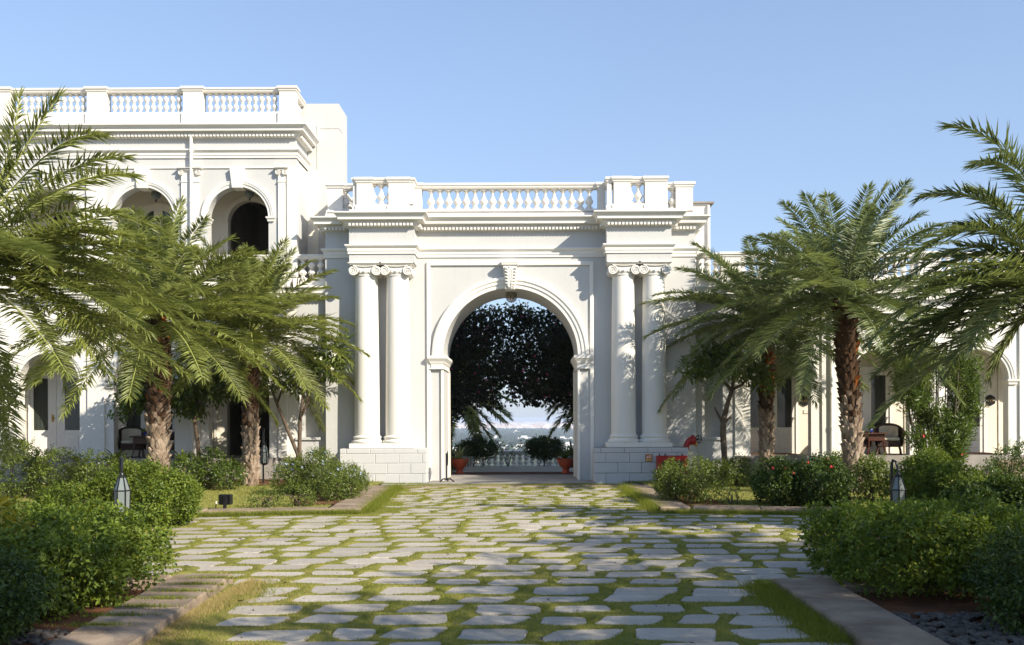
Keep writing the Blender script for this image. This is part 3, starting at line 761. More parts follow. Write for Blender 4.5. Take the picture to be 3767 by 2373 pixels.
# ---- right wing
RX0, RX1 = XR-0.03, 16.0
mb = MB(); arch_wall(mb, ax(1727, YL, 950), RX1, -0.1, ZT, YL, YL+TH, [(c, RIN, FLZ, ZSP, True) for c in RC]); mb.build('arcade_wall', WHITE, rw)
qx0, qx1 = ax(1651, YL, 950), ax(1700, YL, 950)
mb = MB(); arch_wall(mb, RX0, ax(1727, YL, 950)-0.001, -0.1, ZT, YL+0.001, YL+0.36, [((qx0+qx1)/2, (qx1-qx0)/2, az(1028, YL, 1675), 3.35, False)])
mb.box(RX0, ax(1727, YL, 950)-0.002, YL+0.361, YL+0.5, -0.1, ZT); mb.build('niche_wall', GREY, rw)
MB().bbox(qx0-0.03, qx1+0.05, YL-0.05, YL+0.02, az(1028, YL, 1675)-0.08, az(1028, YL, 1675)-0.002, 0.01).build('niche_sill', GREY, rw)
for c in RC: moulded_arch(rw, c, ZSP, RIN, ROUT, YL)
for c0, c1 in zip(RC[:-1], RC[1:]):
    impost(rw, c0+RIN, c0+RIN+0.19, YL, ZSP); impost(rw, c1-RIN-0.19, c1-RIN, YL, ZSP)
    pilaster(rw, c0+RIN+0.27, c0+RIN+0.50, YL, 0.5, ZT-0.25); pilaster(rw, c1-RIN-0.5, c1-RIN-0.27, YL, 0.5, ZT-0.25)
pilaster(rw, ax(1727, YL, 950)+0.01, ax(1745, YL, 950), YL, 0.5, ZT-0.25)
impost(rw, RC[0]-RIN-0.19, RC[0]-RIN, YL, ZSP)
MB().box(ax(1727, YL, 950), RX1, YL-0.12, YV+0.02, -0.1, FLZ).build('verandah_floor', CONC, rw)
mb = MB()
for k in range(4): mb.bbox(12.15-0.1, 14.3, YL-0.12-0.28*(k+1), YL-0.12-0.28*k+0.0, -0.1, FLZ-0.13*(k+1), 0.015)
mb.build('steps', KERBM, rw)
MB().box(ax(1727, YL, 950)-0.4, RX1, YV, YV+0.25, FLZ-0.01, ZT-0.3).build('back_wall', CREAM, rw)
MB().box(ax(1727, YL, 950), RX1, YL+TH, YV, ZT-0.62, ZT-0.55).build('verandah_ceiling', CREAM, rw)
for c in RC: door(rw, c+0.0, YV-0.001, FLZ)
for c in RC:
    for sg in (-1, 1): MB().bbox(c+1.15*sg-0.02, c+1.15*sg+0.02, YV-0.03, YV+0.001, FLZ, 3.3, 0.01).build('wall_moulding', CREAM, rw)
rplan = [(RX0, YL), (RX1, YL)]
ledge(rw, 4.62, 5.00, 0.28, rplan)
mb = MB(); mb.sweep(arch_prof(4.1, 4.28, 0.09), rplan); mb.build('architrave', WHITE, rw)
MB().box(RX0, RX1, YL, YL+0.24, ZT-0.01, GB0).build('parapet_plinth', PARA, rw)
mb = MB(); mb.sweep([(o-0.12, z) for o, z in rail_prof(0.2, GR0, GR1, 0.04)], rplan, closed=True); mb.build('parapet_rail', PARA, rw)
x = RX0+0.16; pk = []
for c0, c1 in zip([RC[0]-2.557]+RC[:-1], RC): pk.append((c0+c1)/2)
pk.append((RC[-1]*2+2.557)/2)
for m_ in pk: pier(rw, m_-0.25, m_+0.25, YL-0.02, YL+0.28, ZT-0.02, GB0+0.02, GR0-0.002, GR1+0.01)
while x < RX1:
    if all(abs(x-m_) > 0.32 for m_ in pk): baluster(rw, x, YL+0.12, GB0-0.001, GB1-GB0+0.002, pit2*0.98, BAL_A, PARA)
    x += pit2
MB().box(RX0, RX1, YL+0.25, YL+7, ZT-0.1, ZT-0.03).build('roof_slab', CONC, rw)
MB().box(RX0+0.2, RX1, YV+0.3, YL+7, -0.1, ZT-0.12).build('rear_block', GREY, rw)
py_ = 27.7; hx = ax(1670, py_, 530); hz = az(475, py_, 1676)
MB().box(3.0, hx, py_, py_+2.0, 4.9, hz-0.05).build('roof_hut', WHITE, rw)
MB().box(2.95, hx+0.10, py_-0.08, py_+2.05, hz-0.049, hz).build('hut_roof', CONC, rw)
MB().tube([(hx-0.06, py_-0.05, hz-0.1), (hx-0.06, py_-0.05, 5.0)], 0.035, 8).build('hut_downpipe', WHITE, rw)
mb = MB(); xd = ax(1955, YL-0.1, 950)
mb.tube([(xd, YL-0.11, 4.6), (xd, YL-0.11, 0.62)], 0.04, 10)
for z in (3.4, 2.2, 1.3): mb.lathe([(0.05, 0), (0.054, 0.02), (0.054, 0.08), (0.05, 0.1)], (xd, YL-0.11, z), 10)
mb.build('downpipe', WHITE, rw, smooth='auto')
# ------------------------------------------------------------------ GROUND
def grid_mesh(name, xs, ys, zfun, mat, **kw):
    X, Y = np.meshgrid(xs, ys); Z = zfun(X, Y)
    V = np.stack([X, Y, Z], -1).reshape(-1, 3); nx, ny = len(xs), len(ys)
    i = (np.arange(ny-1)[:, None]*nx+np.arange(nx-1)[None, :]).ravel()
    Fq = np.stack([i, i+1, i+nx+1, i+nx], 1)
    return np_mesh(name, V, Fq, mat, **kw)
# terrain: plateau of the palace hill, then the plain far below
ys = np.array([-60, -20, 0, 5, 30.6, 31.3, 37.5, 38.2, 42, 60, 110, 220, 500, 1500, 4000, 9000, 15390.0])
zz = np.array([-.09, -.09, -.09, -.09, -.09, -.62, -.62, -.8, -2.0, -9, -26, -48, -58, -60, -60, -60, -60])
xs = np.concatenate([np.linspace(-3500, -60, 12), np.linspace(-50, 50, 21), np.linspace(60, 3500, 12)])
o = grid_mesh('ground', xs, ys, lambda X, Y: np.interp(Y, ys, zz), LAND); tag(o, kind='structure')

# flagstones: irregular slabs in rows
PX0, PX1 = -2.80, 2.25
def in_path(x, y):
    main = (x > PX0) & (x < PX1) & (y > 3.5) & (y < 23.6)
    cross = (np.abs(x) < 11) & (y > 9.75) & (y < 16.6)
    return main | cross
rs = random.Random(5); stones = []
y = 3.9; row = 0
while y < 23.3:
    pitch = rs.uniform(0.43, 0.53); x = -11+rs.uniform(0, 0.8)
    while x < 11:
        w = rs.uniform(0.44, 0.70) if rs.random() > 0.12 else rs.uniform(0.28, 0.42)
        cx = x+w/2; cy = y+0.15*math.sin(cx*0.7+y*0.25)+0.06*math.sin(cx*1.9+y*0.6)+rs.uniform(-.025, .025)
        gap = rs.uniform(0.07, 0.14)
        if in_path(np.array(cx-w*0.4), np.array(cy)) and in_path(np.array(cx+w*0.4), np.array(cy)):
            hx, hy = w/2, (pitch-rs.uniform(0.075, 0.12))/2; sk = rs.uniform(-.1, .45); rot = rs.uniform(-.10, .10)
            cor = [(sx*hx*rs.uniform(0.86, 1.04)+sy*hy*sk, sy*hy*rs.uniform(0.84, 1.06)) for sx, sy in ((-1, -1), (1, -1), (1, 1), (-1, 1))]
            if rs.random() < 0.45:   # a five-sided slab
                k = rs.choice((0, 2)); A_, B_ = cor[k], cor[k+1]; t = rs.uniform(0.3, 0.7)
                cor.insert(k+1, (A_[0]+(B_[0]-A_[0])*t, (A_[1]+(B_[1]-A_[1])*t)*rs.uniform(1.0, 1.22)))
            pts = []; n = len(cor)
            for k in range(n):
                P0, P1, P2 = Vector(cor[k-1]), Vector(cor[k]), Vector(cor[(k+1) % n])
                c_ = rs.uniform(0.03, 0.075); d0 = (P0-P1); d2 = (P2-P1)
                a_ = P1+d0.normalized()*min(c_, d0.length*.4); b_ = P1+d2.normalized()*min(c_, d2.length*.4)
                pts += [a_, (a_+b_)*.25+P1*.5, b_]
                m_ = (P1+P2)/2+Vector((rs.uniform(-.012, .012), rs.uniform(-.012, .012))); pts.append(m_)
            c_, s_ = math.cos(rot), math.sin(rot)
            stones.append((cx, cy, [(p.x*c_-p.y*s_, p.x*s_+p.y*c_) for p in pts]))
        x += w+gap
    y += pitch; row += 1
mb = MB()
for cx, cy, pts in stones:
    zt = 0.006+rs.uniform(-.004, .004); tx, ty = rs.uniform(-.012, .012), rs.uniform(-.012, .012); n = len(pts)
    ring = []
    for k in (0, 1, 2):
        f = (1.0, 1.0, 0.965)[k]
        for u, v in pts: ring.append((cx+u*f, cy+v*f, (-0.08, zt-0.010, zt)[k]+u*tx+v*ty))
    fs = []
    for k in range(2):
        for j in range(n): fs.append((k*n+j, k*n+(j+1)%n, (k+1)*n+(j+1)%n, (k+1)*n+j))
    fs.append(tuple(2*n+j for j in range(n)))
    mb.add(ring, fs)
o = mb.build('stone_paving', STONE); tag(o, kind='structure')
# raster of stones
GX0, GY0, GS = -11.5, 3.5, 0.025
gw, gh = int(23/GS), int(20.5/GS)
mask = np.zeros((gh, gw), np.float32)
for cx, cy, pts in stones:
    m_ = 0.62
    i0, i1 = max(0, int((cx-m_-GX0)/GS)), min(gw, int((cx+m_-GX0)/GS)+1); j0, j1 = max(0, int((cy-m_-GY0)/GS)), min(gh, int((cy+m_-GY0)/GS)+1)
    if i1 <= i0 or j1 <= j0: continue
    XX, YY = np.meshgrid(GX0+(np.arange(i0, i1)+.5)*GS-cx, GY0+(np.arange(j0, j1)+.5)*GS-cy)
    inside = np.zeros(XX.shape, bool); n = len(pts)
    for k in range(n):
        (xa, ya), (xb, yb) = pts[k], pts[(k+1) % n]
        cond = (ya > YY) != (yb > YY)
        inside ^= cond & (XX < (xb-xa)*(YY-ya)/((yb-ya) if abs(yb-ya) > 1e-9 else 1e-9)+xa)
    mask[j0:j1, i0:i1] = np.maximum(mask[j0:j1, i0:i1], inside.astype(np.float32))
def blur(a, r):
    for ax_ in (0, 1):
        p = np.pad(a, [(r+1, r) if k == ax_ else (0, 0) for k in (0, 1)], mode='edge'); c = np.cumsum(p, ax_)
        a = (np.take(c, range(2*r+1, c.shape[ax_]), ax_)-np.take(c, range(0, c.shape[ax_]-2*r-1), ax_))/(2*r+1)
    return a
soft = blur(blur(mask, 2), 2)
def samp(a, x, y):
    i = np.clip(((x-GX0)/GS).astype(int), 0, gw-1); j = np.clip(((y-GY0)/GS).astype(int), 0, gh-1); return a[j, i]
def vnoise(x, y, f, seed=0):
    """cheap smooth noise"""
    r = np.random.default_rng(seed); out = 0
    for k in range(5):
        a = r.uniform(0, 2*PI); ff = f*r.uniform(0.7, 1.6); out = out+np.sin((x*math.cos(a)+y*math.sin(a))*ff+r.uniform(0, 6))
    return out/5
def turf_h(x, y):
    m_ = samp(soft, x, y)
    hgt = 0.022*np.clip(1-m_*1.5, 0, 1)**0.7+0.013*vnoise(x, y, 3.1, 2)*np.clip(1-m_*1.5, 0, 1)+0.006*vnoise(x, y, 9, 5)*np.clip(1-m_*1.7, 0, 1)
    return np.where(m_ > 0.55, -0.05, hgt)-0.004
xs = np.arange(-11.2, 11.2, 0.06); 
tx = np.concatenate([np.arange(-11.2, -4, 0.12), np.arange(-4, 4, 0.05), np.arange(4, 11.2, 0.12)]); ty = np.concatenate([np.arange(3.7, 17, 0.05), np.arange(17, 24.0, 0.07)])
X, Y = np.meshgrid(tx, ty); Z = turf_h(X, Y)
ins = in_path(X, Y) | in_path(X+0.15, Y) | in_path(X-0.15, Y) | in_path(X, Y+0.15) | in_path(X, Y-0.1) | ((X > -3.3) & (X < 2.6) & (Y > 23))
nx = len(tx); idx = np.arange(X.size).reshape(X.shape)
q = ins[:-1, :-1] & ins[1:, 1:] & ins[:-1, 1:] & ins[1:, :-1]
Fq = np.stack([idx[:-1, :-1][q], idx[:-1, 1:][q], idx[1:, 1:][q], idx[1:, :-1][q]], 1)
used = np.zeros(X.size, int); used[Fq.ravel()] = 1; remap = np.cumsum(used)-1
V = np.stack([X, Y, Z], -1).reshape(-1, 3)[used > 0]
o = np_mesh('turf', V, remap[Fq], TURF, smooth=True); tag(o, kind='structure')
# grass blades in the joints, denser close to the camera
def blades(x, y, z, hmin, hmax, wd, lean=0.5, seed=1):
    r = np.random.default_rng(seed); n = len(x)
    a = r.uniform(0, 2*PI, n); h = r.uniform(hmin, hmax, n); w = wd*r.uniform(0.7, 1.3, n)
    dx, dy = np.cos(a), np.sin(a); b = r.uniform(0, 2*PI, n); ln = h*lean*r.uniform(0.2, 1.2, n)
    v0 = np.stack([x-dx*w/2, y-dy*w/2, z-0.004], 1); v1 = np.stack([x+dx*w/2, y+dy*w/2, z-0.004], 1)
    v2 = np.stack([x+np.cos(b)*ln, y+np.sin(b)*ln, z+h], 1)
    V = np.stack([v0, v1, v2], 1).reshape(-1, 3); Fc = np.arange(3*n).reshape(-1, 3); return V, Fc
Vs = []; Ts = []; Fs = []; off = 0
for (ya, yb, n, xa, xb, wd) in ((6.4, 9.8, 150000, -3.2, 2.7, 0.0045), (9.8, 13.2, 130000, -6.5, 6.5, 0.006), (13.2, 17.0, 110000, -9, 9, 0.009), (17.0, 23.8, 90000, -3.3, 2.6, 0.012)):
    x = RNG.uniform(xa, xb, n); y_ = RNG.uniform(ya, yb, n); k = in_path(x, y_) & (samp(soft, x, y_) < 0.50)
    k |= (y_ > 23) & (x > -3.1) & (x < 2.4)
    x, y_ = x[k], y_[k]; z = turf_h(x, y_); tall = np.clip(0.55-samp(soft, x, y_), 0.1, 0.6)
    V, Fc = blades(x, y_, z, 0.006, 0.019, wd, 1.0, seed=int(ya*10))
    Vs.append(V); Fs.append(Fc+off); off += len(V)
    dry = vnoise(x, y_, 1.7, 9); edge = np.clip((x+1.2)/-1.7, 0, 1)*np.clip((11.5-y_)/4, 0, 1)
    t = np.clip(0.42+0.28*dry+RNG.normal(0, 0.20, len(x)), 0, 0.88)
    t = np.where((RNG.random(len(x)) < edge*0.75*(samp(soft, x, y_) > 0.12)) | (RNG.random(len(x)) < edge**2*0.5), 1.0, t)
    Ts.append(np.repeat(t, 3))
# long tufts along the kerbs
for (xa, ya, xb, yb, n, h) in ((PX0+0.02, 17.0, -3.08, 23.2, 6000, 0.16), (PX1-0.03, 17.0, 2.2, 22.6, 7000, 0.17), (-2.85, 16.85, -6.2, 16.3, 9000, 0.12), (2.25, 16.75, 5.0, 16.2, 9000, 0.10), (PX1-0.05, 7, PX1-0.08, 9.4, 7000, 0.11), (-3.0, 23.9, 2.4, 23.9, 5000, 0.07), (2.4, 24.6, 4.2, 24.7, 3000, 0.08), (-4.6, 24.6, -2.6, 24.7, 1500, 0.05), (PX0+0.10, 6.6, PX0-0.02, 9.7, 17000, 0.09)):
    t = RNG.random(n); x = xa+(xb-xa)*t+RNG.normal(0, 0.09, n); y_ = ya+(yb-ya)*t+RNG.normal(0, 0.06, n)
    if h == 0.09: x = PX0+0.02+np.abs(RNG.normal(0, 0.15, n))*(0.5+0.6*np.clip(vnoise(x*0, y_, 3, 77)+.6, 0, 1.4)); y_ = y_+RNG.normal(0, .12, n)
    V, Fc = blades(x, y_, np.full(n, 0.0), h*0.3, h*(0.62 if h == 0.09 else 1), 0.007, 1.1, seed=int(abs(xa*100+n)))
    Vs.append(V); Fs.append(Fc+off); off += len(V)
    tt = np.clip(0.25+RNG.normal(0, 0.2, n), 0, 0.85)
    if h == 0.09: tt = np.where(RNG.random(n) < np.clip(1.25-(x-PX0)*2.6, .1, .95), RNG.uniform(.96, 1.0, n), tt)
    Ts.append(np.repeat(tt, 3))
for k in range(7):   # tufts rooted in the kerb joints
    for (cx_, cy_, wx) in ((-3.17+0.03*k, 7.3+0.36*k, .22),):
        n = 500; x = cx_+RNG.normal(0, wx*.6, n); y_ = cy_+RNG.normal(0, .025, n); V, Fc = blades(x, y_, np.full(n, .095), .01, .045, .006, .8, seed=900+k)
        Vs.append(V); Fs.append(Fc+off); off += len(V); Ts.append(np.repeat(np.clip(.2+RNG.normal(0, .15, n), 0, .8), 3))
o = np_mesh('grass', np.concatenate(Vs), np.concatenate(Fs), L_GRASS, tint=np.concatenate(Ts)); tag(o, 'short green grass growing between the flagstones', kind='stuff')

# kerbs: long stone strips (each a run of slabs)
def kerb(poly, z0, z1, joints=(), nm='kerb'):
    mb = MB(); n = len(poly)
    b = 0.02; cx = sum(p[0] for p in poly)/n; cy = sum(p[1] for p in poly)/n
    low = [(x, y, z0) for x, y in poly]; up = [(x, y, z1-b) for x, y in poly]
    top = [(x+(cx-x)/max(1e-6, math.hypot(cx-x, cy-y))*b, y+(cy-y)/max(1e-6, math.hypot(cx-x, cy-y))*b, z1) for x, y in poly]
    mb.add(low+up+top, [(i, (i+1) % n, n+(i+1) % n, n+i) for i in range(n)]+[(n+i, n+(i+1) % n, 2*n+(i+1) % n, 2*n+i) for i in range(n)]+[tuple(range(2*n, 3*n))])
    return mb
def kerb_run(a, b, w, z1, n, nm='kerb', side=1):
    """n slabs from a to b (outer edge line), width w to the given side"""
    a = Vector(a); b = Vector(b); d = (b-a); L = d.length; d.normalize(); s_ = Vector((-d.y, d.x))*side*w
    out = MB(); rr = random.Random(int(L*100)); t = 0; 
    for k in range(n):
        t0 = L*k/n; t1 = L*(k+1)/n-0.012
        p = a+d*t0; q_ = a+d*t1; e = Vector((rr.uniform(-.008, .008), rr.uniform(-.008, .008)))
        poly = [tuple(p+e), tuple(q_+e), tuple(q_+s_+e), tuple(p+s_+e)]
        if side < 0: poly = poly[::-1]
        m_ = kerb(poly, -0.09, z1+rr.uniform(-.006, .006)); out.add(m_.v, m_.f)
    o = out.build(nm, KERBM); tag(o, kind='structure'); return o
kerb_run((-2.64, 6.2), (-2.90, 9.75), 0.55, 0.10, 4, side=1)          # near left
kerb_run((2.27, 6.2), (2.30, 9.42), 0.52, 0.09, 3, side=-1)            # near right
kerb_run((-2.88, 17.0), (-3.16, 23.1), 0.56, 0.075, 7, side=1)         # far left
kerb_run((2.24, 16.95), (2.20, 22.7), 0.52, 0.085, 7, side=-1)         # far right
kerb_run((-3.46, 17.05), (-9.5, 16.25), 0.42, 0.075, 6, side=-1)
kerb_run((2.78, 16.9), (9.5, 15.9), 0.42, 0.085, 6, side=1)
kerb_run((-3.5, 9.75), (-9.5, 9.60), 0.40, 0.09, 6, side=1)
kerb_run((2.84, 9.42), (9.5, 9.3), 0.40, 0.08, 6, side=-1)
kerb_run((-3.16, 23.2), (3.9, 23.2), 0.35, 0.03, 8, nm='threshold_strip', side=1)
o = MB().box(AX-AR-0.4, AX+AR+0.4, 24.55, 28.2, -0.09, 0.022).build('passage_floor', CONC); tag(o, kind='structure')
# planting beds
def bed(name, x0, x1, y0, y1, z, mat, n=40):
    o = grid_mesh(name, np.linspace(x0, x1, n), np.linspace(y0, y1, n), lambda X, Y: z+0.02*vnoise(X, Y, 1.6, 4), mat, smooth=True); tag(o, kind='structure'); return o
bed('soil', -11, -3.18, 4, 9.5, 0.02, SOIL); bed('soil', 2.80, 11, 4, 9.2, 0.01, SOIL)
bed('lawn', -14, -3.6, 17.25, 25.8, 0.035, LAWNM, 60); bed('lawn', 2.75, 14, 16.95, 25.8, 0.035, LAWNM, 60)
bed('soil', -4.3, -3.5, 18.2, 22.5, 0.055, SOIL); bed('soil', 2.72, 3.5, 17.6, 22.0, 0.055, SOIL)
bed('soil', -12.2, -5.4, 23.6, 25.7, 0.06, SOIL)
Vs = []; Fs = []; Ts = []; off = 0
for (xa, xb, ya, yb, n) in ((-11, -3.6, 17.2, 25.5, 90000), (2.8, 11, 17.0, 25.5, 90000)):
    x = RNG.uniform(xa, xb, n); y_ = ya+(yb-ya)*RNG.random(n)**1.5
    V, Fc = blades(x, y_, 0.035+0.02*vnoise(x, y_, 1.6, 4), 0.012, 0.04, 0.014, 0.8, seed=int(xa*10+200))
    Vs.append(V); Fs.append(Fc+off); off += len(V); Ts.append(np.repeat(np.clip(0.62+0.3*vnoise(x, y_, 1.2, 21)+RNG.normal(0, .2, n), 0, 1), 3))
o = np_mesh('lawn_grass', np.concatenate(Vs), np.concatenate(Fs), L_LAWN, tint=np.concatenate(Ts)); tag(o, 'sunlit yellowish lawn grass on both sides of the gate', kind='stuff')
# pebbles in the near beds
mb = MB(); rr = random.Random(8)
for (x0, x1, y0, y1, n) in ((2.85, 3.6, 6.6, 7.9, 420), (-3.9, -3.25, 6.6, 7.4, 160)):
    for k in range(n):
        r = rr.uniform(0.018, 0.04); x, y_ = rr.uniform(x0, x1), rr.uniform(y0, y1); sq = rr.uniform(0.5, 0.8); st = rr.uniform(0.8, 1.4)
        b0 = len(mb.v); mb.lathe([(0, -0.8), (0.7, -0.6), (1, 0), (0.72, 0.62), (0, 0.85)], seg=7, cap=False)
        for i in range(b0, len(mb.v)):
            v = mb.v[i]; mb.v[i] = (x+v[0]*r*st, y_+v[1]*r, 0.04+v[2]*r*sq)
o = mb.build('pebbles', PEB, smooth=True); tag(o, 'dark rounded pebbles covering the near bed edges', kind='stuff')

# ------------------------------------------------------------------ FAR VIEW beyond the terrace
rr = random.Random(21)
def octa(n, x, y, z, rx, rz):
    """n low crowns"""
    base = np.array([[1, 0, 0.1], [.5, .87, -.05], [-.5, .87, .08], [-1, 0, 0], [-.5, -.87, .1], [.5, -.87, -.1], [0, 0, 1], [0.55, 0.3, .75], [-.5, 0.1, .8], [0, -.5, .82]], float)
    fc = np.array([[0, 1, 7], [1, 2, 7], [2, 8, 7], [2, 3, 8], [3, 4, 8], [4, 9, 8], [4, 5, 9], [5, 0, 9], [0, 7, 9], [7, 8, 6], [8, 9, 6], [9, 7, 6]])
    V = np.stack([x[:, None]+base[None, :, 0]*rx[:, None], y[:, None]+base[None, :, 1]*rx[:, None], z[:, None]+base[None, :, 2]*rz[:, None]], -1).reshape(-1, 3)
    Fc = (np.arange(n)[:, None, None]*10+fc[None]).reshape(-1, 3); return V, Fc
n = 9000; y_ = 900+4700*RNG.random(n)**0.8; x = (RNG.random(n)-0.5)*y_*0.42-0.02*y_; hz_ = RNG.uniform(5, 13, n)
y_ = np.where(vnoise(x, y_, 0.012, 31) < -0.42, y_+300, y_)
V, Fc = octa(n, x, y_, np.full(n, -60.0)+hz_*0.25, RNG.uniform(5, 13, n), hz_)
o = np_mesh('distant_wood', V, Fc, L_FAR, tint=np.repeat(RNG.random(n), 10)); tag(o, 'hazy belt of far-off trees on the plain below the city', kind='stuff')
def boxes(n, x, y, z0, w, d, h):
    c = np.array([[-1, -1, 0], [1, -1, 0], [1, 1, 0], [-1, 1, 0], [-1, -1, 1], [1, -1, 1], [1, 1, 1], [-1, 1, 1]], float)
    f = np.array([[4, 5, 6, 7], [0, 1, 5, 4], [1, 2, 6, 5], [2, 3, 7, 6], [3, 0, 4, 7]])
    V = np.stack([x[:, None]+c[:, 0]*w[:, None]/2, y[:, None]+c[:, 1]*d[:, None]/2, z0+c[:, 2]*h[:, None]], -1).reshape(-1, 3)
    return V, (np.arange(n)[:, None, None]*8+f[None]).reshape(-1, 4)
n = 6500; y_ = 5300+6500*RNG.random(n)**1.2; x = (RNG.random(n)-0.5)*y_*0.34-0.02*y_
V, Fc = boxes(n, x, y_, -60.0, RNG.uniform(9, 34, n), RNG.uniform(9, 22, n), RNG.uniform(6, 22, n)*np.where(RNG.random(n) < .12, 1.5, 1))
o = np_mesh('distant_city', V, Fc, CITYM, tint=np.repeat(RNG.random(n)**0.7, 8)); tag(o, 'pale pink city spread along the hazy horizon', kind='stuff')
# nearer white houses among the far trees: one object each, from their place in the view
spots = [(1062, 1053, 1.0), (1075, 1058, 1.2), (1095, 1050, 1.6), (1128, 1020, .8), (1145, 1012, .8), (1178, 1045, .8), (1200, 1052, 2.0), (1232, 1050, 2.4), (1252, 1054, 1.6), (1264, 1047, .7), (1238, 1030, 1.6), (1292, 1042, .5),
         (1300, 1034, .8), (1322, 1049, 1.6), (1338, 1046, 1.8), (1345, 1034, 1.0), (1327, 1032, 1.6), (1215, 1016, .7), (1285, 1061, 1.2), (1268, 1064, 1.6), (1310, 1062, 1.2), (1080, 1063, 1.4), (1110, 1066, 1.6), (1340, 1060, 1.3), (1150, 1062, 1.6), (1060, 1035, .8), (1168, 1030, .6)]
for k, (px, py, s_) in enumerate(spots):
    oy = VY-py-0+ -(px-VX)*ROLL; Yd = -(EYE+49)*F_PX/oy if oy < 0 else 3000
    p = at(px, py, Yd); w = 22.0*s_*rr.uniform(.7, 1.2)*Yd/F_PX; h = 8+rr.uniform(2.0, 4.0)*Yd/F_PX
    mb = MB((p.x, Yd, -60)); mb.box(p.x-w/2, p.x+w/2, Yd, Yd+w*0.8+8, -60, -56+h*0.7)
    mb.box(p.x-w/2-0.3, p.x+w/2+0.3, Yd-0.3, Yd+w*0.8+8.3, -56+h*0.7, -55.6+h*0.7)
    mb.box(p.x-w*0.3, p.x+w*0.05, Yd+2, Yd+5, -55.6+h*0.7, -55.6+h*1.1)
    o = mb.build('house', SIGNW); tag(o, 'small white flat-roofed house far below among hazy trees, seen through the arch', 'house', 'white houses on the plain below the terrace')

# a scatter of dry fallen leaves
n = 420; x = RNG.uniform(-8, 8, n); y_ = RNG.uniform(6.5, 24, n)**1.0; z = np.full(n, 0.055); a = RNG.uniform(0, 2*PI, n)
d = np.stack([np.cos(a), np.sin(a), RNG.normal(0, .15, n)], 1); V, Fc = leaves(np.stack([x, y_, z-.02], 1), d, np.stack([RNG.normal(0, .3, n), RNG.normal(0, .3, n), np.ones(n)], 1), RNG.uniform(.03, .08, n), RNG.uniform(.015, .035, n), .3)
o = np_mesh('fallen_leaves', V, Fc, BARK); tag(o, 'dry brown leaves scattered over the paving and lawns', kind='stuff')
# ------------------------------------------------------------------ PALMS
def frond_geo(pts, Ll, n=64, wid=0.021, rng=RNG, droop=0.15, start=0.10):
    """pts: rachis bezier (3 points). returns verts, tri faces, tints for leaflets and rachis"""
    p0, p1, p2 = [np.array(p, float) for p in pts]
    t = np.linspace(start, 1, n)[:, None]
    c = (1-t)**2*p0+2*t*(1-t)*p1+t**2*p2; tg = unit(2*(1-t)*(p1-p0)+2*t*(p2-p1))
    up0 = np.array([0, 0, 1.0]); s_ = unit(np.cross(tg, up0)+1e-6); up = np.cross(s_, tg)
    tt = t[:, 0]
    l = Ll*np.clip(np.minimum(0.50+1.5*(tt-start), 1.0), 0, 1)*(1-0.52*np.clip((tt-0.5)/0.5, 0, 1)**1.6)
    V = []; Fc = []; T = []; off = 0
    for sg in (-1, 1):
        jit = rng.normal(0, 0.22, (n, 1)); fw = (0.42+0.50*tt**2)[:, None]+rng.normal(0, 0.12, (n, 1))
        lift = rng.choice([0.50, 0.28, 0.06], (n, 1))+jit*0.5
        d = unit(sg*s_*1.0+tg*fw+up*lift+np.array([0, 0, -droop]))
        L = l*rng.uniform(0.82, 1.12, n)
        v, f = leaves(c+rng.normal(0, 0.006, c.shape), d, up+0.4*sg*s_, L, wid*rng.uniform(0.8, 1.15, n), 0.30, 0.35)
        V.append(v); Fc.append(f+off); off += len(v); T.append(np.repeat(np.clip(rng.normal(0.45, 0.2, n), 0, 1), 4))
    # tip leaflets
    d = unit(tg[-1]+rng.normal(0, 0.22, (6, 3))); v, f = leaves(np.repeat(c[-1:], 6, 0), d, np.repeat(up[-1:], 6, 0), Ll*0.5, wid, 0.3, .35)
    V.append(v); Fc.append(f+off); off += len(v); T.append(np.full(24, 0.5))
    # rachis: three-sided tapering strip
    m_ = 14; t2 = np.linspace(0, 1, m_)[:, None]; c2 = (1-t2)**2*p0+2*t2*(1-t2)*p1+t2**2*p2; tg2 = unit(2*(1-t2)*(p1-p0)+2*t2*(p2-p1)); s2 = unit(np.cross(tg2, up0)+1e-6); u2 = np.cross(s2, tg2)
    w2 = 0.019*(1-0.8*t2)+0.003
    v = np.concatenate([c2-s2*w2, c2+s2*w2, c2-u2*w2*1.1], 0); f = []
    for i in range(m_-1):
        for a, b in ((0, 1), (1, 2), (2, 0)):
            f += [(a*m_+i, b*m_+i, b*m_+i+1), (a*m_+i, b*m_+i+1, a*m_+i+1)]
    V.append(v); Fc.append(np.array(f)+off); T.append(np.full(len(v), 1.0))
    return np.concatenate(V), np.concatenate(Fc), np.concatenate(T)
def crown_mesh(parent, fronds, mat, Ll, seed, n=100, wid=0.031):
    r = np.random.default_rng(seed); Vs = []; Fs = []; Ts = []; off = 0
    base = np.array(parent.location)
    for pts in fronds:
        v, f, t = frond_geo([np.array(p)-base for p in pts], Ll*r.uniform(0.88, 1.1), n, wid, r)
        tone = r.normal(0, 0.10)
        Vs.append(v); Fs.append(f+off); off += len(v); Ts.append(np.clip(t+tone, 0, 1))
    return np_mesh('crown', np.concatenate(Vs), np.concatenate(Fs), mat, parent, tint=np.concatenate(Ts))
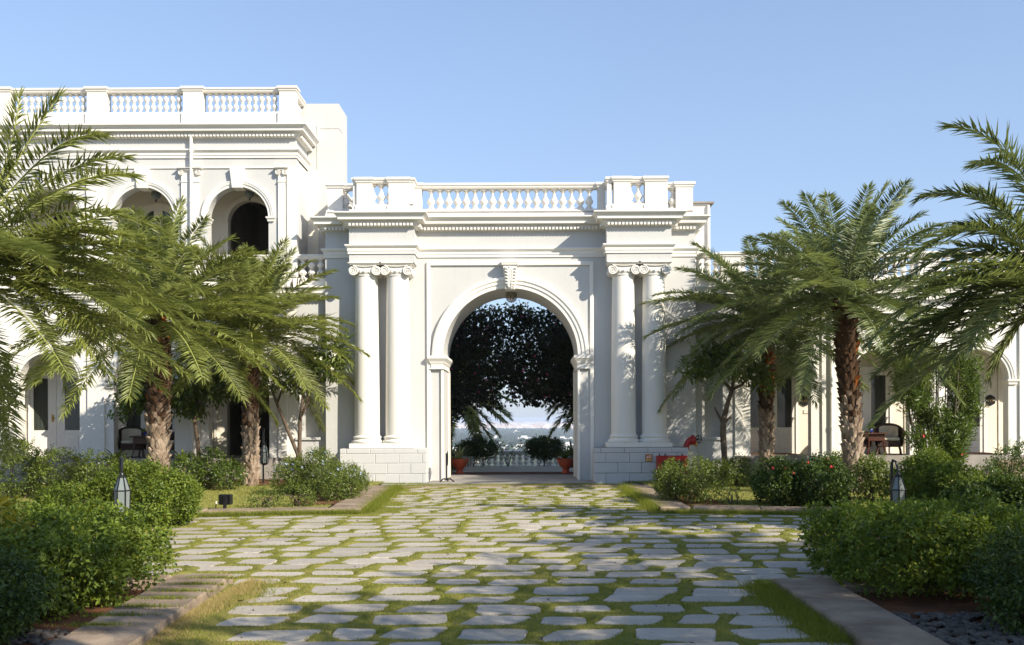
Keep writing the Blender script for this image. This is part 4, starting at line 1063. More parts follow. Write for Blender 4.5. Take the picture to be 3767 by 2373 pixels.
def auto_fronds(c, N, L, r, emin=-0.75, emax=1.45, bend=0.32, az=None):
    out = []; ga = 2.39996
    for k in range(N):
        t = (k+0.5)/N; el = emax+(emin-emax)*t**0.95+r.normal(0, 0.07); a = k*ga+r.normal(0, 0.15)
        if az is not None: a = r.uniform(*az)
        l = L*r.uniform(0.86, 1.08)*(0.93+0.12*min(1, 2.2*t))
        h = np.array([math.cos(a), math.sin(a), 0]); d0 = h*math.cos(el)+np.array([0, 0, math.sin(el)])
        p0 = np.array(c)+h*0.08+np.array([0, 0, 0.12*(1-2*t)])
        p1 = p0+d0*l*0.55
        sag = bend*l*(0.10+0.30*max(0, math.cos(el)))
        d1 = h*math.cos(el-0.42)+np.array([0, 0, math.sin(el-0.42)])
        p2 = p1+d1*l*0.48-np.array([0, 0, sag*0.8])
        out.append((p0, p1, p2))
    return out
def palm_trunk(parent, path, r0, r1, seed, dens=1.0):
    """trunk clad in overlapping old leaf bases; world path points"""
    r = random.Random(seed); mb = MB(); pts = [Vector(p) for p in path]
    def pos(t):
        k = min(len(pts)-2, int(t*(len(pts)-1))); u = t*(len(pts)-1)-k; return pts[k].lerp(pts[k+1], u)
    H = sum((b-a).length for a, b in zip(pts[:-1], pts[1:]))
    n0 = 14; mb.tube([pos(k/n0) for k in range(n0+1)], [(r0+(r1-r0)*k/n0)*0.9 for k in range(n0+1)], 14)
    tint = [0.0]*0
    tint = []
    for k in range(n0+1): tint += [k/n0*0.9]*14
    rows = int(H/0.115*dens); per = 8
    for i in range(rows):
        t = (i+0.5)/rows; c = pos(t); rad = r0+(r1-r0)*t
        for k in range(per):
            a = 2*PI*(k+0.5*(i % 2))/per+r.uniform(-.12, .12); w = rad*2*PI/per*r.uniform(0.36, 0.60); hh = r.uniform(0.12, 0.25)*(1.0 if t < 0.75 else 1.25)
            u = Vector((math.cos(a), math.sin(a), 0)); s_ = Vector((-math.sin(a), math.cos(a), 0))
            bz = c+Vector((0, 0, r.uniform(-.03, .03)-0.05)); pr = r.uniform(0.02, 0.085)
            tp = bz+Vector((0, 0, hh))
            vs = [bz-s_*w*0.7+u*(rad*0.92), bz+s_*w*0.7+u*(rad*0.92), bz+s_*w+u*(rad*0.95)+Vector((0, 0, hh*0.45)), tp+s_*w*0.55+u*(rad+pr), tp-s_*w*0.55+u*(rad+pr), bz-s_*w+u*(rad*0.95)+Vector((0, 0, hh*0.45)),
                  bz+u*(rad+0.02)+Vector((0, 0, hh*0.3)), tp+s_*w*0.5+u*(rad*0.88), tp-s_*w*0.5+u*(rad*0.88)]
            mb.add(vs, [(0, 1, 6), (1, 2, 6), (2, 3, 6), (3, 4, 6), (4, 5, 6), (5, 0, 6), (4, 3, 7, 8), (3, 2, 7), (5, 4, 8)])
            tv = t*0.8+r.uniform(-.1, .1)
            if 0.55 < t and r.random() < (0.30 if parent.get('orange') else 0.08): tv = 0.95
            tint += [min(1, max(0, tv))]*9
    o = mb.build('trunk', PTRUNK, parent)
    a = o.data.attributes.new('tint', 'FLOAT', 'POINT'); a.data.foreach_set('value', np.array(tint, np.float32)); return o
def palm(name_label, Y, tx, base_py, top_px, top_py, L, mat, seed, r0=0.26, r1=0.25, N=58, Ll=0.40, base_px=None, orange=False, group='date palms round the courtyard', emax=1.42, emin=-0.36):
    b = at(base_px if base_px else tx, base_py, Y); b.z = 0.03; tp = at(top_px, top_py, Y)
    o = thing('date_palm', (b.x, b.y, 0), name_label, 'palm tree', group)
    if orange: o['orange'] = 1
    mid = (b+tp)/2+Vector(((b.x-tp.x)*0.08, 0, 0))
    palm_trunk(o, [b-Vector((0, 0, 0.1)), mid, tp], r0, r1, seed)
    r = np.random.default_rng(seed)
    c = tp+Vector((0, 0, 0.12))
    crown_mesh(o, auto_fronds(c, N, L*0.90, r, emin, emax, bend=0.55), mat, Ll*1.04, seed+50)
    if orange: del o['orange']
    return o
palm('date palm with shaggy grey trunk in front of the left arches, behind the hedge lantern', 20.5, 374, 1160, 372, 765, 2.75, L_PALM, 3, 0.19, 0.225, 64, 0.42)
palm('date palm with slim red-topped trunk rising from the lawn left of the gate', 23.7, 590, 1143, 588, 792, 2.75, L_PALM, 8, 0.165, 0.175, 62, 0.42)
palm('leaning date palm with tall fan of fronds against the sky right of the gate', 21.0, 1990, 1165, 1983, 722, 2.95, L_PALM2, 14, 0.185, 0.205, 64, 0.42, base_px=2010, emin=-0.40)
palm('shorter date palm with orange leaf scars on its trunk beside the right guest-room door', 24.6, 1802, 1130, 1802, 770, 3.05, L_PALM2, 19, 0.15, 0.165, 60, 0.44, orange=True, emax=1.2, emin=-0.42)
# big near palms, trunks outside the picture
def near_palm(label, cpx, cpy, Y, frs, mat, seed, extra, Ll=0.44, az=None, az2=None, n2=14):
    c = at(cpx, cpy, Y); o = thing('date_palm', (c.x, c.y, 0), label, 'palm tree', 'date palms round the courtyard')
    palm_trunk(o, [Vector((c.x, c.y, -0.1)), Vector((c.x, c.y, c.z*0.5)), Vector((c.x, c.y, c.z-0.15))], 0.27, 0.27, seed)
    r = np.random.default_rng(seed); L = []
    for (m_, tip, dy) in frs:
        p0 = c+Vector((0, 0, 0.1)); p2 = at(tip[0], tip[1], Y+dy); pm = at(m_[0], m_[1], Y+dy*0.5); p1 = 2*pm-0.5*p0-0.5*p2
        L.append((np.array(p0), np.array(p1), np.array(p2)))
    L += auto_fronds(c, extra, 2.6, r, -0.7, 0.6, az=az)+auto_fronds(c, n2, 2.2 if n2 < 10 else 2.85, r, -0.3, 0.42, az=az2)
    crown_mesh(o, L, mat, Ll, seed+9, 100, 0.028); return o
near_palm('large date palm overhanging the left edge, its long fronds crossing the two-storey wing', -95, 640, 13.2,
   [((35, 385), (135, 232), 0.3), ((85, 385), (240, 318), -0.2), ((110, 430), (290, 370), 0.2), ((120, 455), (305, 412), -0.4), ((150, 500), (380, 545), 0.2), ((170, 545), (455, 590), -0.5), ((190, 570), (478, 690), 0.4), ((170, 620), (430, 775), -0.3),
    ((150, 650), (345, 850), 0.3), ((120, 690), (250, 875), -0.3), ((60, 700), (150, 900), 0.4), ((0, 420), (45, 235), 0.0), ((150, 590), (330, 640), -0.8), ((120, 640), (300, 760), -0.7), ((90, 560), (260, 500), -0.9), ((60, 660), (210, 820), -0.9), ((140, 605), (390, 700), 0.6), ((60, 500), (190, 470), 0.6), ((90, 600), (280, 590), 0.9)], L_PALM, 31, 26, az=(PI*0.5, PI*1.6), az2=(-PI*.33, PI*.3), n2=13)
near_palm('large date palm overhanging the right edge with one frond curving up into the sky', 2500, 700, 12.6,
   [((2400, 400), (2240, 298), 0.3), ((2420, 440), (2300, 385), -0.3), ((2340, 490), (2168, 462), 0.2), ((2340, 545), (2170, 590), -0.3), ((2300, 580), (2080, 700), 0.3), ((2290, 640), (2050, 800), -0.2), ((2320, 690), (2150, 850), 0.5), ((2360, 720), (2230, 870), -0.4), ((2400, 760), (2330, 880), 0.3),
    ((2330, 620), (2140, 690), -0.8), ((2350, 600), (2190, 640), 0.7), ((2360, 660), (2200, 760), 0.8), ((2380, 560), (2260, 530), 0.6), ((2390, 520), (2290, 450), 0.9), ((2380, 690), (2290, 810), -0.9), ((2340, 660), (2110, 770), 0.9)], L_PALM2, 37, 26, az=(-PI*0.55, PI*0.45), az2=(PI*.72, PI*1.2), n2=7)
def shade_palm(label, x, y, z, seed, L=2.7):
    o = thing('date_palm', (x, y, 0), label, 'palm tree', 'date palms round the courtyard')
    palm_trunk(o, [Vector((x, y, -0.1)), Vector((x, y, z*0.5)), Vector((x, y, z-0.1))], 0.27, 0.27, seed, 0.6)
    crown_mesh(o, auto_fronds((x, y, z), 58, L, np.random.default_rng(seed), -0.7, 1.4), L_PALM2, 0.42, seed, 44, 0.03)
SHADE = [(6.5, 4.4, 3.8, 51), (7.5, 7.6, 4.1, 53), (9.0, 1.5, 4.9, 57), (5.1, 2.2, 3.7, 58), (2.3, 1.7, 6.2, 62)]
for k, (x, y_, z, sd) in enumerate(SHADE):
    shade_palm(['date palm standing outside the frame by the near right kerb', 'taller date palm outside the frame right of the crossing path', 'date palm outside the frame behind the camera to the right', 'low date palm outside the frame beside the camera', 'tallest date palm outside the frame, shading the left foreground hedge'][k], x, y_, z, sd, (2.35, 1.75, 2.3, 2.2, 1.7)[k])

# ------------------------------------------------------------------ SHRUBS
def clump_leaves(r, cs, rad, per, L, W, upw=0.35):
    """leafy clumps: per leaves on each little sphere"""
    n = len(cs)*per; c = np.repeat(cs, per, 0); rd = np.repeat(np.broadcast_to(rad, (len(cs),)), per)
    d = unit(r.normal(0, 1, (n, 3))+np.array([0, 0, upw])); p = c+d*(rd*r.uniform(0.35, 1.0, n))[:, None]
    dirn = unit(d*0.7+r.normal(0, 0.55, (n, 3))+np.array([0, 0, -0.15])); nr = unit(d+np.array([0, 0, 0.9])+r.normal(0, 0.35, (n, 3)))
    return leaves(p, dirn, nr, L*r.uniform(0.6, 1.25, n), W*r.uniform(0.7, 1.2, n), 0.22)
def bush(name, label, cat, ells, nclump, per, leaf, mat, seed, crad=0.11, group=None, stems=5, flowers=None, fill=0.25, boxy=False, upw=0.35, sprig=0):
    """ells: list of (cx,cy,cz,rx,ry,rz) ellipsoids (boxy = superellipsoid)"""
    r = np.random.default_rng(seed); cx = np.mean([e[0] for e in ells]); cy = np.mean([e[1] for e in ells]); base = np.array([cx, cy, 0.0])
    o = thing(name, (cx, cy, 0), label, cat, group)
    Vs = []; Fs = []; Ts = []; off = 0
    vol = np.array([(e[3]*e[4]+e[3]*e[5]+e[4]*e[5]) for e in ells]); vol = vol/vol.sum()
    for e, w in zip(ells, vol):
        n = max(4, int(nclump*w)); d = unit(r.normal(0, 1, (n, 3)))
        if boxy: d = d/(np.sum(np.abs(d)**4.5, 1, keepdims=True)**(1/4.5))
        rr_ = np.where(r.random(n) < fill, r.uniform(0.4, 0.9, n), r.uniform(0.88, 1.06, n))[:, None]
        c = np.array(e[:3])+d*rr_*np.array(e[3:]); k = c[:, 2] > 0.05; c = c[k]
        rad = crad*r.uniform(0.6, 1.25, len(c))
        v, f = clump_leaves(r, c-base, rad, per, leaf[0], leaf[1], upw)
        tone = np.clip(np.repeat(r.normal(0.42, 0.16, len(c)), per)+r.normal(0, 0.14, len(c)*per), 0, 0.89)
        young = r.random(len(tone)) < 0.03; tone = np.where(young, 1.0, tone)
        Vs.append(v); Fs.append(f+off); off += len(v); Ts.append(np.repeat(tone, 4))
        if sprig:   # thin upright shoots standing out of the outline
            ns = max(1, int(sprig*w)); a = r.uniform(0, 2*PI, ns); u = r.uniform(0.2, 0.95, ns)
            p = np.array(e[:3])+np.stack([np.cos(a)*u*e[3], np.sin(a)*u*e[4], np.sqrt(np.maximum(0.05, 1-u*u))*e[5]], 1)
            for q_ in p:
                dd = unit(np.array([r.normal(0, .4), r.normal(0, .4), 1.0])); h = r.uniform(0.08, 0.2)
                t = np.linspace(0, 1, 9)[:, None]; cc = q_-base+dd*h*t; aa = np.arange(9)*2.4
                di = unit(np.stack([np.cos(aa), np.sin(aa), np.full(9, .5)], 1)); v, f = leaves(cc, di, dd+np.zeros((9, 3)), leaf[0]*0.8, leaf[1]*0.8, .2)
                Vs.append(v); Fs.append(f+off); off += len(v); Ts.append(np.full(36, 0.7))
    np_mesh('foliage', np.concatenate(Vs), np.concatenate(Fs), mat, o, tint=np.concatenate(Ts))
    if stems:
        rs_ = random.Random(seed)
        for e in ells:
            mb = MB()
            for k in range(stems):
                bx, by = e[0]+rs_.uniform(-.5, .5)*e[3]*0.7, e[1]+rs_.uniform(-.5, .5)*e[4]*0.7
                p = Vector((bx, by, 0.0)); pts = [p]; z = e[2]+e[5]*0.5
                q_ = Vector((e[0]+rs_.uniform(-.8, .8)*e[3], e[1]+rs_.uniform(-.8, .8)*e[4], z))
                m_ = p.lerp(q_, 0.5)+Vector((rs_.uniform(-.06, .06), rs_.uniform(-.06, .06), 0.05))
                mb.tube([p, m_, q_], [0.014, 0.010, 0.005], 5)
            mb.build('stems', BARK, o)
    if flowers:
        fm, nf, fr = flowers; mb = MB(); rs_ = random.Random(seed+1)
        for k in range(nf):
            e = ells[rs_.randrange(len(ells))]; a = rs_.uniform(PI, 2*PI); u = rs_.uniform(0.3, 1.0)
            c = Vector((e[0]+math.cos(a)*e[3]*u*1.02, e[1]+math.sin(a)*e[4]*u*1.05, e[2]+e[5]*math.sqrt(max(0.02, 1-u*u))*1.05))
            for j in range(5):
                b = 2*PI*j/5+rs_.random(); dd = Vector((math.cos(b), math.sin(b)*0.6-0.4, 0.5*math.sin(b)+0.3)).normalized()*fr
                s_ = Vector((-math.sin(b), math.cos(b)*0.5, 0.3)).normalized()*fr*0.4
                mb.add([c, c+dd*0.6+s_, c+dd, c+dd*0.6-s_], [(0, 1, 2, 3)])
        mb.build('flowers', fm, o)
    return o
def ell(x0, x1, ytop, Y, ry, zb=0.05, pyx=1150):
    """ellipsoid from pixel extents at depth Y"""
    a, b = ax(x0, Y, pyx), ax(x1, Y, pyx); zt = az(ytop, Y, (x0+x1)/2)
    return ((a+b)/2, Y, (zt+zb)/2, abs(b-a)/2, ry, (zt-zb)/2)
bush('hedge', 'clipped bright green hedge block in the left foreground beside the near kerb', 'hedge', [(-4.22, 8.95, 0.385, 0.74, 1.2, 0.33), (-5.0, 9.3, 0.40, 0.7, 0.9, 0.35), (-4.02, 8.5, 0.33, 0.45, 0.80, 0.28)], 760, 46, (0.054, 0.032), L_HEDGE, 101, 0.105, 'hedges of the courtyard', 9, boxy=True, sprig=40)
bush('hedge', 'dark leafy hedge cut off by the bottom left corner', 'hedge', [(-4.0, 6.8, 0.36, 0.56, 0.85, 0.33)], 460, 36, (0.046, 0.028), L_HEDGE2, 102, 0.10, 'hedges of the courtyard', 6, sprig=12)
bush('croton', 'yellow-leaved shrub at the left edge between two hedges', 'shrub', [ell(-40, 28, 1195, 8.2, 0.25, 0.2)], 26, 14, (0.11, 0.045), L_CROTON, 103, 0.12, None, 3, upw=0.8)
bush('hedge', 'bright hedge mound behind the left hedge lantern', 'hedge', [ell(215, 420, 1092, 15.2, 0.7), ell(330, 462, 1122, 15.0, 0.6), ell(90, 250, 1150, 14.6, 0.6)], 900, 34, (0.052, 0.031), L_HEDGE, 104, 0.12, 'hedges of the courtyard', 6, sprig=40)
bush('hedge', 'far left hedge in front of the first ground-floor arch', 'hedge', [ell(-30, 110, 1040, 20.0, 0.6), ell(70, 200, 1062, 20.3, 0.6), ell(170, 290, 1068, 20.5, 0.5)], 420, 24, (0.06, 0.034), L_BUSH, 105, 0.13, 'hedges of the courtyard', 5, sprig=50)
bush('shrub', 'loose leafy shrub under the small tree between the two left palms', 'shrub', [ell(405, 480, 1072, 22.6, 0.4), ell(460, 530, 1058, 22.8, 0.4), ell(500, 575, 1090, 22.5, 0.4)], 230, 22, (0.07, 0.032), L_TREE, 106, 0.13, 'garden shrubs', 5, sprig=30)
bush('plumbago_bush', 'spreading shrub with pale blue flowers against the left masonry block', 'shrub', [ell(640, 745, 1085, 20.8, 0.6), ell(700, 800, 1062, 20.6, 0.6), ell(770, 862, 1100, 20.0, 0.5)], 520, 22, (0.058, 0.026), L_BUSH, 107, 0.12, 'garden shrubs', 10, flowers=(FL_BLUE, 34, 0.035), sprig=90)
bush('shrub', 'sparse low shrub with bare twigs on the left lawn edge', 'shrub', [ell(585, 660, 1158, 17.7, 0.25, 0.03), ell(660, 740, 1150, 17.9, 0.3, 0.03)], 60, 16, (0.055, 0.026), L_BUSH, 108, 0.10, 'garden shrubs', 10, sprig=30)
bush('shrub', 'bright low shrub at the kerb corner left of the gate', 'shrub', [ell(755, 815, 1120, 19.0, 0.3, 0.03), ell(790, 850, 1112, 19.4, 0.3)], 130, 20, (0.055, 0.026), L_BUSH, 109, 0.11, 'garden shrubs', 6, sprig=30)
bush('shrub', 'bright shrub hiding the red fire cabinet', 'shrub', [ell(1540, 1615, 1092, 18.6, 0.35), ell(1590, 1690, 1086, 18.2, 0.4), ell(1545, 1600, 1100, 19.4, 0.3)], 330, 22, (0.055, 0.028), L_BUSH, 110, 0.11, 'garden shrubs', 8, sprig=60)
bush('shrub', 'low shrub under the bare trunk right of the fire cabinet', 'shrub', [ell(1650, 1720, 1090, 22.6, 0.4), ell(1700, 1772, 1078, 22.8, 0.4)], 220, 22, (0.06, 0.03), L_BUSH, 111, 0.12, 'garden shrubs', 5, sprig=30)
bush('hibiscus_bush', 'rounded dark shrub with red flowers below the leaning palm', 'shrub', [ell(1775, 1880, 1086, 17.7, 0.6), ell(1860, 1995, 1080, 17.5, 0.7)], 520, 28, (0.06, 0.04), L_HEDGE2, 112, 0.12, 'garden shrubs', 7, flowers=(FL_RED, 6, 0.042), sprig=40)
bush('shrub', 'sunlit shrub between the leaning palm and the right lantern', 'shrub', [ell(2005, 2100, 1078, 18.8, 0.5), ell(1940, 2010, 1070, 22.5, 0.4)], 260, 24, (0.06, 0.035), L_BUSH, 113, 0.12, 'garden shrubs', 5, sprig=30)
bush('hedge', 'yellow-green hedge mound behind the right hedge lantern', 'hedge', [ell(2110, 2230, 1078, 16.2, 0.6), ell(2190, 2310, 1100, 15.6, 0.6), ell(2150, 2240, 1062, 18.0, 0.4)], 820, 34, (0.052, 0.031), L_HEDGE, 114, 0.12, 'hedges of the courtyard', 6, sprig=40)
bush('shrub', 'thin shrub by the steps at the right edge', 'shrub', [ell(2340, 2400, 1050, 23.0, 0.3), ell(2300, 2350, 1090, 22.0, 0.3), ell(2385, 2450, 1040, 22.4, 0.4)], 150, 18, (0.07, 0.035), L_TREE, 115, 0.12, 'garden shrubs', 6, sprig=20)
bush('hedge', 'clipped green hedge block in the right foreground', 'hedge', [(3.42, 9.35, 0.39, 0.64, 0.98, 0.32), (4.2, 9.6, 0.38, 0.62, 0.9, 0.32)], 700, 46, (0.054, 0.032), L_HEDGE, 116, 0.105, 'hedges of the courtyard', 9, boxy=True, sprig=30)
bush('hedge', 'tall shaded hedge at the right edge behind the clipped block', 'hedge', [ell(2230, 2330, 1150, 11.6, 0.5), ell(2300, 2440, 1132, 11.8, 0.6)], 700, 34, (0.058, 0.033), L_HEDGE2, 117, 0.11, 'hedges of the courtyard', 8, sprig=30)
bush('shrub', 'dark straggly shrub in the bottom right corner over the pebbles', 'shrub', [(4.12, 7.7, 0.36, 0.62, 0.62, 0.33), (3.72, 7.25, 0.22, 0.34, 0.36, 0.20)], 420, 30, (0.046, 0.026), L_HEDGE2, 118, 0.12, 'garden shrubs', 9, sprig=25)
bush('shrub', 'tiny sprig of a shrub alone on the right lawn', 'shrub', [ell(1690, 1745, 1148, 17.8, 0.2, 0.03)], 26, 12, (0.05, 0.024), L_TREE, 119, 0.09, 'garden shrubs', 5)
# spiky ferns along the left verandah
def fern(label, px, py, Y, n, L, seed, mat=L_BUSH):
    p = at(px, py, Y); o = thing('fern', (p.x, Y, 0), label, 'plant', 'strap-leaved plants')
    r = np.random.default_rng(seed); Vs = []; Fs = []; Ts = []; off = 0
    for k in range(n):
        a = r.uniform(0, 2*PI); el = r.uniform(0.3, 1.3); h = np.array([math.cos(a), math.sin(a), 0]); l = L*r.uniform(.7, 1.15)
        p0 = np.array([0, 0, p.z-0.1]); p1 = p0+(h*math.cos(el)+np.array([0, 0, math.sin(el)]))*l*0.6; p2 = p1+(h*math.cos(el-.9)+np.array([0, 0, math.sin(el-.9)]))*l*0.45
        t = np.linspace(0, 1, 7)[:, None]; c = (1-t)**2*p0+2*t*(1-t)*p1+t*t*p2; s_ = np.array([-h[1], h[0], 0])*(0.030*np.sin(PI*(0.12+0.88*t))**0.7+0.002)
        v = np.concatenate([c-s_, c+s_]); f = []
        for i in range(6): f += [(i, i+1, 8+i), (i, 8+i, 7+i)]
        Vs.append(v); Fs.append(np.array(f)+off); off += 14; Ts.append(np.full(14, r.uniform(.2, .9)))
    np_mesh('leaf_cluster', np.concatenate(Vs), np.concatenate(Fs), mat, o, tint=np.concatenate(Ts))
    mb = MB(); mb.lathe([(0.05, 0), (0.06, max(0.03, p.z*0.5)), (0.03, max(0.05, p.z-0.05))], (p.x, Y, 0), 8); mb.build('stem', BARK, o); return o
fern('strap-leaved plant at the foot of the first pier on the left', 275, 1085, 24.6, 22, 0.6, 1)
fern('strap-leaved plant to the right of the shaggy left palm', 432, 1085, 24.2, 24, 0.62, 2)
fern('arching yellowish plant in front of the dark open doorway', 545, 1098, 24.0, 30, 0.6, 3)
fern('strap-leaved plant beside the downpipe in the right wing', 1965, 1090, 24.2, 20, 0.55, 4)

# ------------------------------------------------------------------ TREES
def tree(name, label, base, limbs, cents, nleaf, leaf, mat, seed, group=None, crad=0.22, flowers=None, hang=0.1, per=16, cat='tree'):
    """limbs: list of (points, radii) ; cents: ellipsoids of the crown"""
    r = np.random.default_rng(seed); o = thing(name, base, label, cat, group)
    mb = MB()
    for pts, rad in limbs: mb.tube(pts, rad, 8)
    mb.build('trunk', BARK, o, smooth=True)
    b = np.array(base); Vs = []; Fs = []; Ts = []; off = 0
    vol = np.array([e[3]*e[4]*e[5] for e in cents])**0.75; vol /= vol.sum()
    for e, w in zip(cents, vol):
        n = max(3, int(nleaf*w/per)); d = unit(r.normal(0, 1, (n, 3))); c = np.array(e[:3])+d*np.array(e[3:])*(r.uniform(0.25, 1.05, n)**0.6)[:, None]
        N_ = n*per; cc = np.repeat(c-b, per, 0); dd = unit(r.normal(0, 1, (N_, 3))); p = cc+dd*(np.repeat(crad*r.uniform(.5, 1.3, n), per)*r.uniform(.2, 1, N_))[:, None]
        dirn = unit(dd*0.8+r.normal(0, .5, (N_, 3))+np.array([0, 0, -hang])); nr = unit(dd*0.5+np.array([0, -0.2, 0.8])+r.normal(0, .45, (N_, 3)))
        v, f = leaves(p, dirn, nr, leaf[0]*r.uniform(.65, 1.2, N_), leaf[1]*r.uniform(.7, 1.15, N_), 0.18)
        Vs.append(v); Fs.append(f+off); off += len(v); Ts.append(np.repeat(np.clip(np.repeat(r.normal(.42, .18, n), per)+r.normal(0, .15, N_), 0, .89), 4))
    np_mesh('crown', np.concatenate(Vs), np.concatenate(Fs), mat, o, tint=np.concatenate(Ts))
    if flowers:
        fm, nf, fr = flowers; mb = MB(); rs_ = random.Random(seed)
        for k in range(nf):
            e = cents[rs_.randrange(len(cents))]; d = Vector((rs_.gauss(0, 1), -abs(rs_.gauss(0, 1)), rs_.gauss(0, 1))).normalized()
            c = Vector((e[0]+d.x*e[3], e[1]+d.y*e[4]*1.05, e[2]+d.z*e[5]))
            for j in range(5):
                a = 2*PI*j/5+rs_.random(); q_ = Vector((math.cos(a), -0.3, math.sin(a)))*fr*rs_.uniform(.6, 1.1); s_ = Vector((-math.sin(a), 0, math.cos(a)))*fr*0.3
                mb.add([c, c+q_*.6+s_, c+q_, c+q_*.6-s_], [(0, 1, 2, 3)])
        mb.build('blossom', fm, o)
    return o
def E(px, py, Y, rx, ry, rz):
    p = at(px, py, Y); k = Y/F_PX; return (p.x, p.y, p.z, rx*k, ry, rz*k)
def W(px, py, Y): return at(px, py, Y)
# frangipani left of the gate
Y = 24.4; b = W(706, 1150, Y); b.z = 0
tree('frangipani_tree', 'frangipani with two bare forking stems and white blossom left of the gate', (b.x, Y, 0),
     [([b, W(700, 1068, Y), W(672, 1000, Y), W(648, 940, Y), W(632, 900, Y)], [.055, .05, .042, .036, .02]), ([W(652, 948, Y), W(664, 915, Y), W(668, 880, Y)], [.032, .026, .015]),
      ([b+Vector((.06, 0, 0)), W(704, 1060, Y), W(706, 985, Y), W(712, 940, Y), W(716, 905, Y), W(735, 870, Y)], [.055, .05, .045, .04, .03, .015]), ([W(708, 980, Y), W(724, 945, Y), W(728, 905, Y), W(760, 880, Y)], [.035, .03, .025, .012]),
      ([W(714, 920, Y), W(694, 905, Y), W(680, 890, Y)], [.03, .022, .012]), ([W(728, 908, Y), W(760, 895, Y), W(790, 860, Y)], [.025, .02, .01])],
     [E(655, 890, Y, 40, .4, 28), E(720, 870, Y, 45, .5, 32), E(770, 850, Y, 45, .5, 45), E(800, 820, Y, 24, .3, 36), E(690, 900, Y, 30, .3, 20)], 1500, (0.20, 0.065), L_BUSH, 201, 'small ornamental trees', 0.20, flowers=(FL_WHITE, 30, 0.055), per=10)
Y = 24.8; b = W(468, 1150, Y); b.z = 0
tree('broadleaf_tree', 'small spreading tree with large green leaves and yellow flowers behind the left palm trunk', (b.x, Y, 0),
     [([b, W(468, 1080, Y), W(464, 1030, Y), W(458, 988, Y), W(466, 950, Y), W(462, 905, Y)], [.06, .055, .05, .05, .035, .02]), ([W(458, 990, Y), W(440, 960, Y), W(400, 930, Y), W(340, 900, Y)], [.04, .035, .03, .015]), ([W(460, 985, Y), W(474, 970, Y), W(472, 945, Y), W(500, 910, Y)], [.04, .035, .028, .012]), ([W(440, 960, Y), W(425, 940, Y), W(410, 890, Y)], [.03, .02, .012])],
     [E(325, 910, Y, 55, .7, 48), E(300, 950, Y, 34, .4, 28), E(370, 920, Y, 45, .6, 50), E(440, 910, Y, 55, .7, 42), E(505, 910, Y, 48, .6, 36), E(430, 950, Y, 40, .4, 22), E(545, 895, Y, 26, .4, 26), E(470, 960, Y, 20, .3, 18)], 3600, (0.17, 0.075), L_TREE, 202, 'small ornamental trees', 0.22, flowers=(FL_YEL, 5, 0.09), hang=0.5, per=14)
Y = 23.6; b = W(1704, 1150, Y); b.z = 0
tree('frangipani_tree', 'frangipani with crooked trunk and sawn-off branch right of the gate', (b.x, Y, 0),
     [([b, W(1704, 1080, Y), W(1700, 1020, Y), W(1702, 985, Y), W(1712, 945, Y), W(1722, 915, Y)], [.075, .07, .075, .07, .055, .05]), ([W(1701, 1000, Y), W(1694, 985, Y), W(1686, 970, Y), W(1680, 958, Y)], [.035, .03, .026, .024]), ([W(1706, 992, Y), W(1716, 982, Y), W(1720, 984, Y)], [.03, .026, .028]),
      ([W(1720, 918, Y), W(1705, 900, Y), W(1690, 870, Y), W(1670, 840, Y)], [.045, .035, .028, .012]), ([W(1722, 916, Y), W(1745, 905, Y), W(1765, 880, Y)], [.04, .032, .012]), ([W(1722, 915, Y), W(1724, 885, Y), W(1715, 850, Y)], [.04, .03, .012]), ([W(1724, 900, Y), W(1740, 870, Y), W(1745, 840, Y)], [.03, .024, .012])],
     [E(1660, 850, Y, 42, .5, 36), E(1715, 845, Y, 45, .6, 40), E(1765, 870, Y, 42, .5, 30), E(1790, 900, Y, 26, .3, 22), E(1640, 880, Y, 28, .3, 20)], 1500, (0.20, 0.07), L_TREE, 203, 'small ornamental trees', 0.20, flowers=(FL_WHITE, 12, 0.05), per=10)
Y = 21.5; b = W(-45, 1150, Y); b.z = 0
tree('magnolia_tree', 'glossy-leaved tree reaching in at the left edge above the far hedge', (b.x, Y, 0), [([b, W(-45, 1000, Y), W(-40, 900, Y)], [.07, .06, .03]), ([W(-44, 980, Y), W(-10, 940, Y), W(15, 910, Y)], [.03, .02, .01])],
     [E(-20, 890, Y, 55, .5, 40), E(5, 945, Y, 34, .4, 40), E(-30, 990, Y, 40, .4, 30)], 800, (0.19, 0.07), L_TREE, 204, 'small ornamental trees', 0.18, per=9)
# oleander: many upright stems with narrow leaves
Y = 23.0; b = W(2205, 1150, Y); b.z = 0; rs_ = random.Random(4); limbs = []
for k in range(22):
    u = (k+0.5)/22*2-1; q_ = W(2205+u*85+rs_.uniform(-12, 12), rs_.uniform(835, 900), Y+rs_.uniform(-.4, .4)); p = b+Vector((u*0.30, rs_.uniform(-.2, .2), 0)); m_ = p.lerp(q_, .5)+Vector((u*.08, 0, .1)); limbs.append(([p, m_, q_], [.02, .015, .007]))
cents = [E(2205+rs_.uniform(-80, 80)*(1-0.45*max(0, (y0-950)/120)), y0, Y+rs_.uniform(-.3, .3), 24, .25, 30) for y0 in [840+k*9.5 for k in range(25)] for _ in (0, 1)]
cents = [E(2150, 850, Y, 40, .4, 30), E(2240, 860, Y, 50, .4, 30)]+cents
tree('oleander_bush', 'tall vase-shaped oleander with narrow leaves and a few pink flowers before the right wing', (b.x, Y, 0), limbs, cents, 21000, (0.14, 0.031), L_TREE, 205, None, 0.16, flowers=(FL_RED, 6, 0.05), hang=-0.5, per=12, cat='shrub')
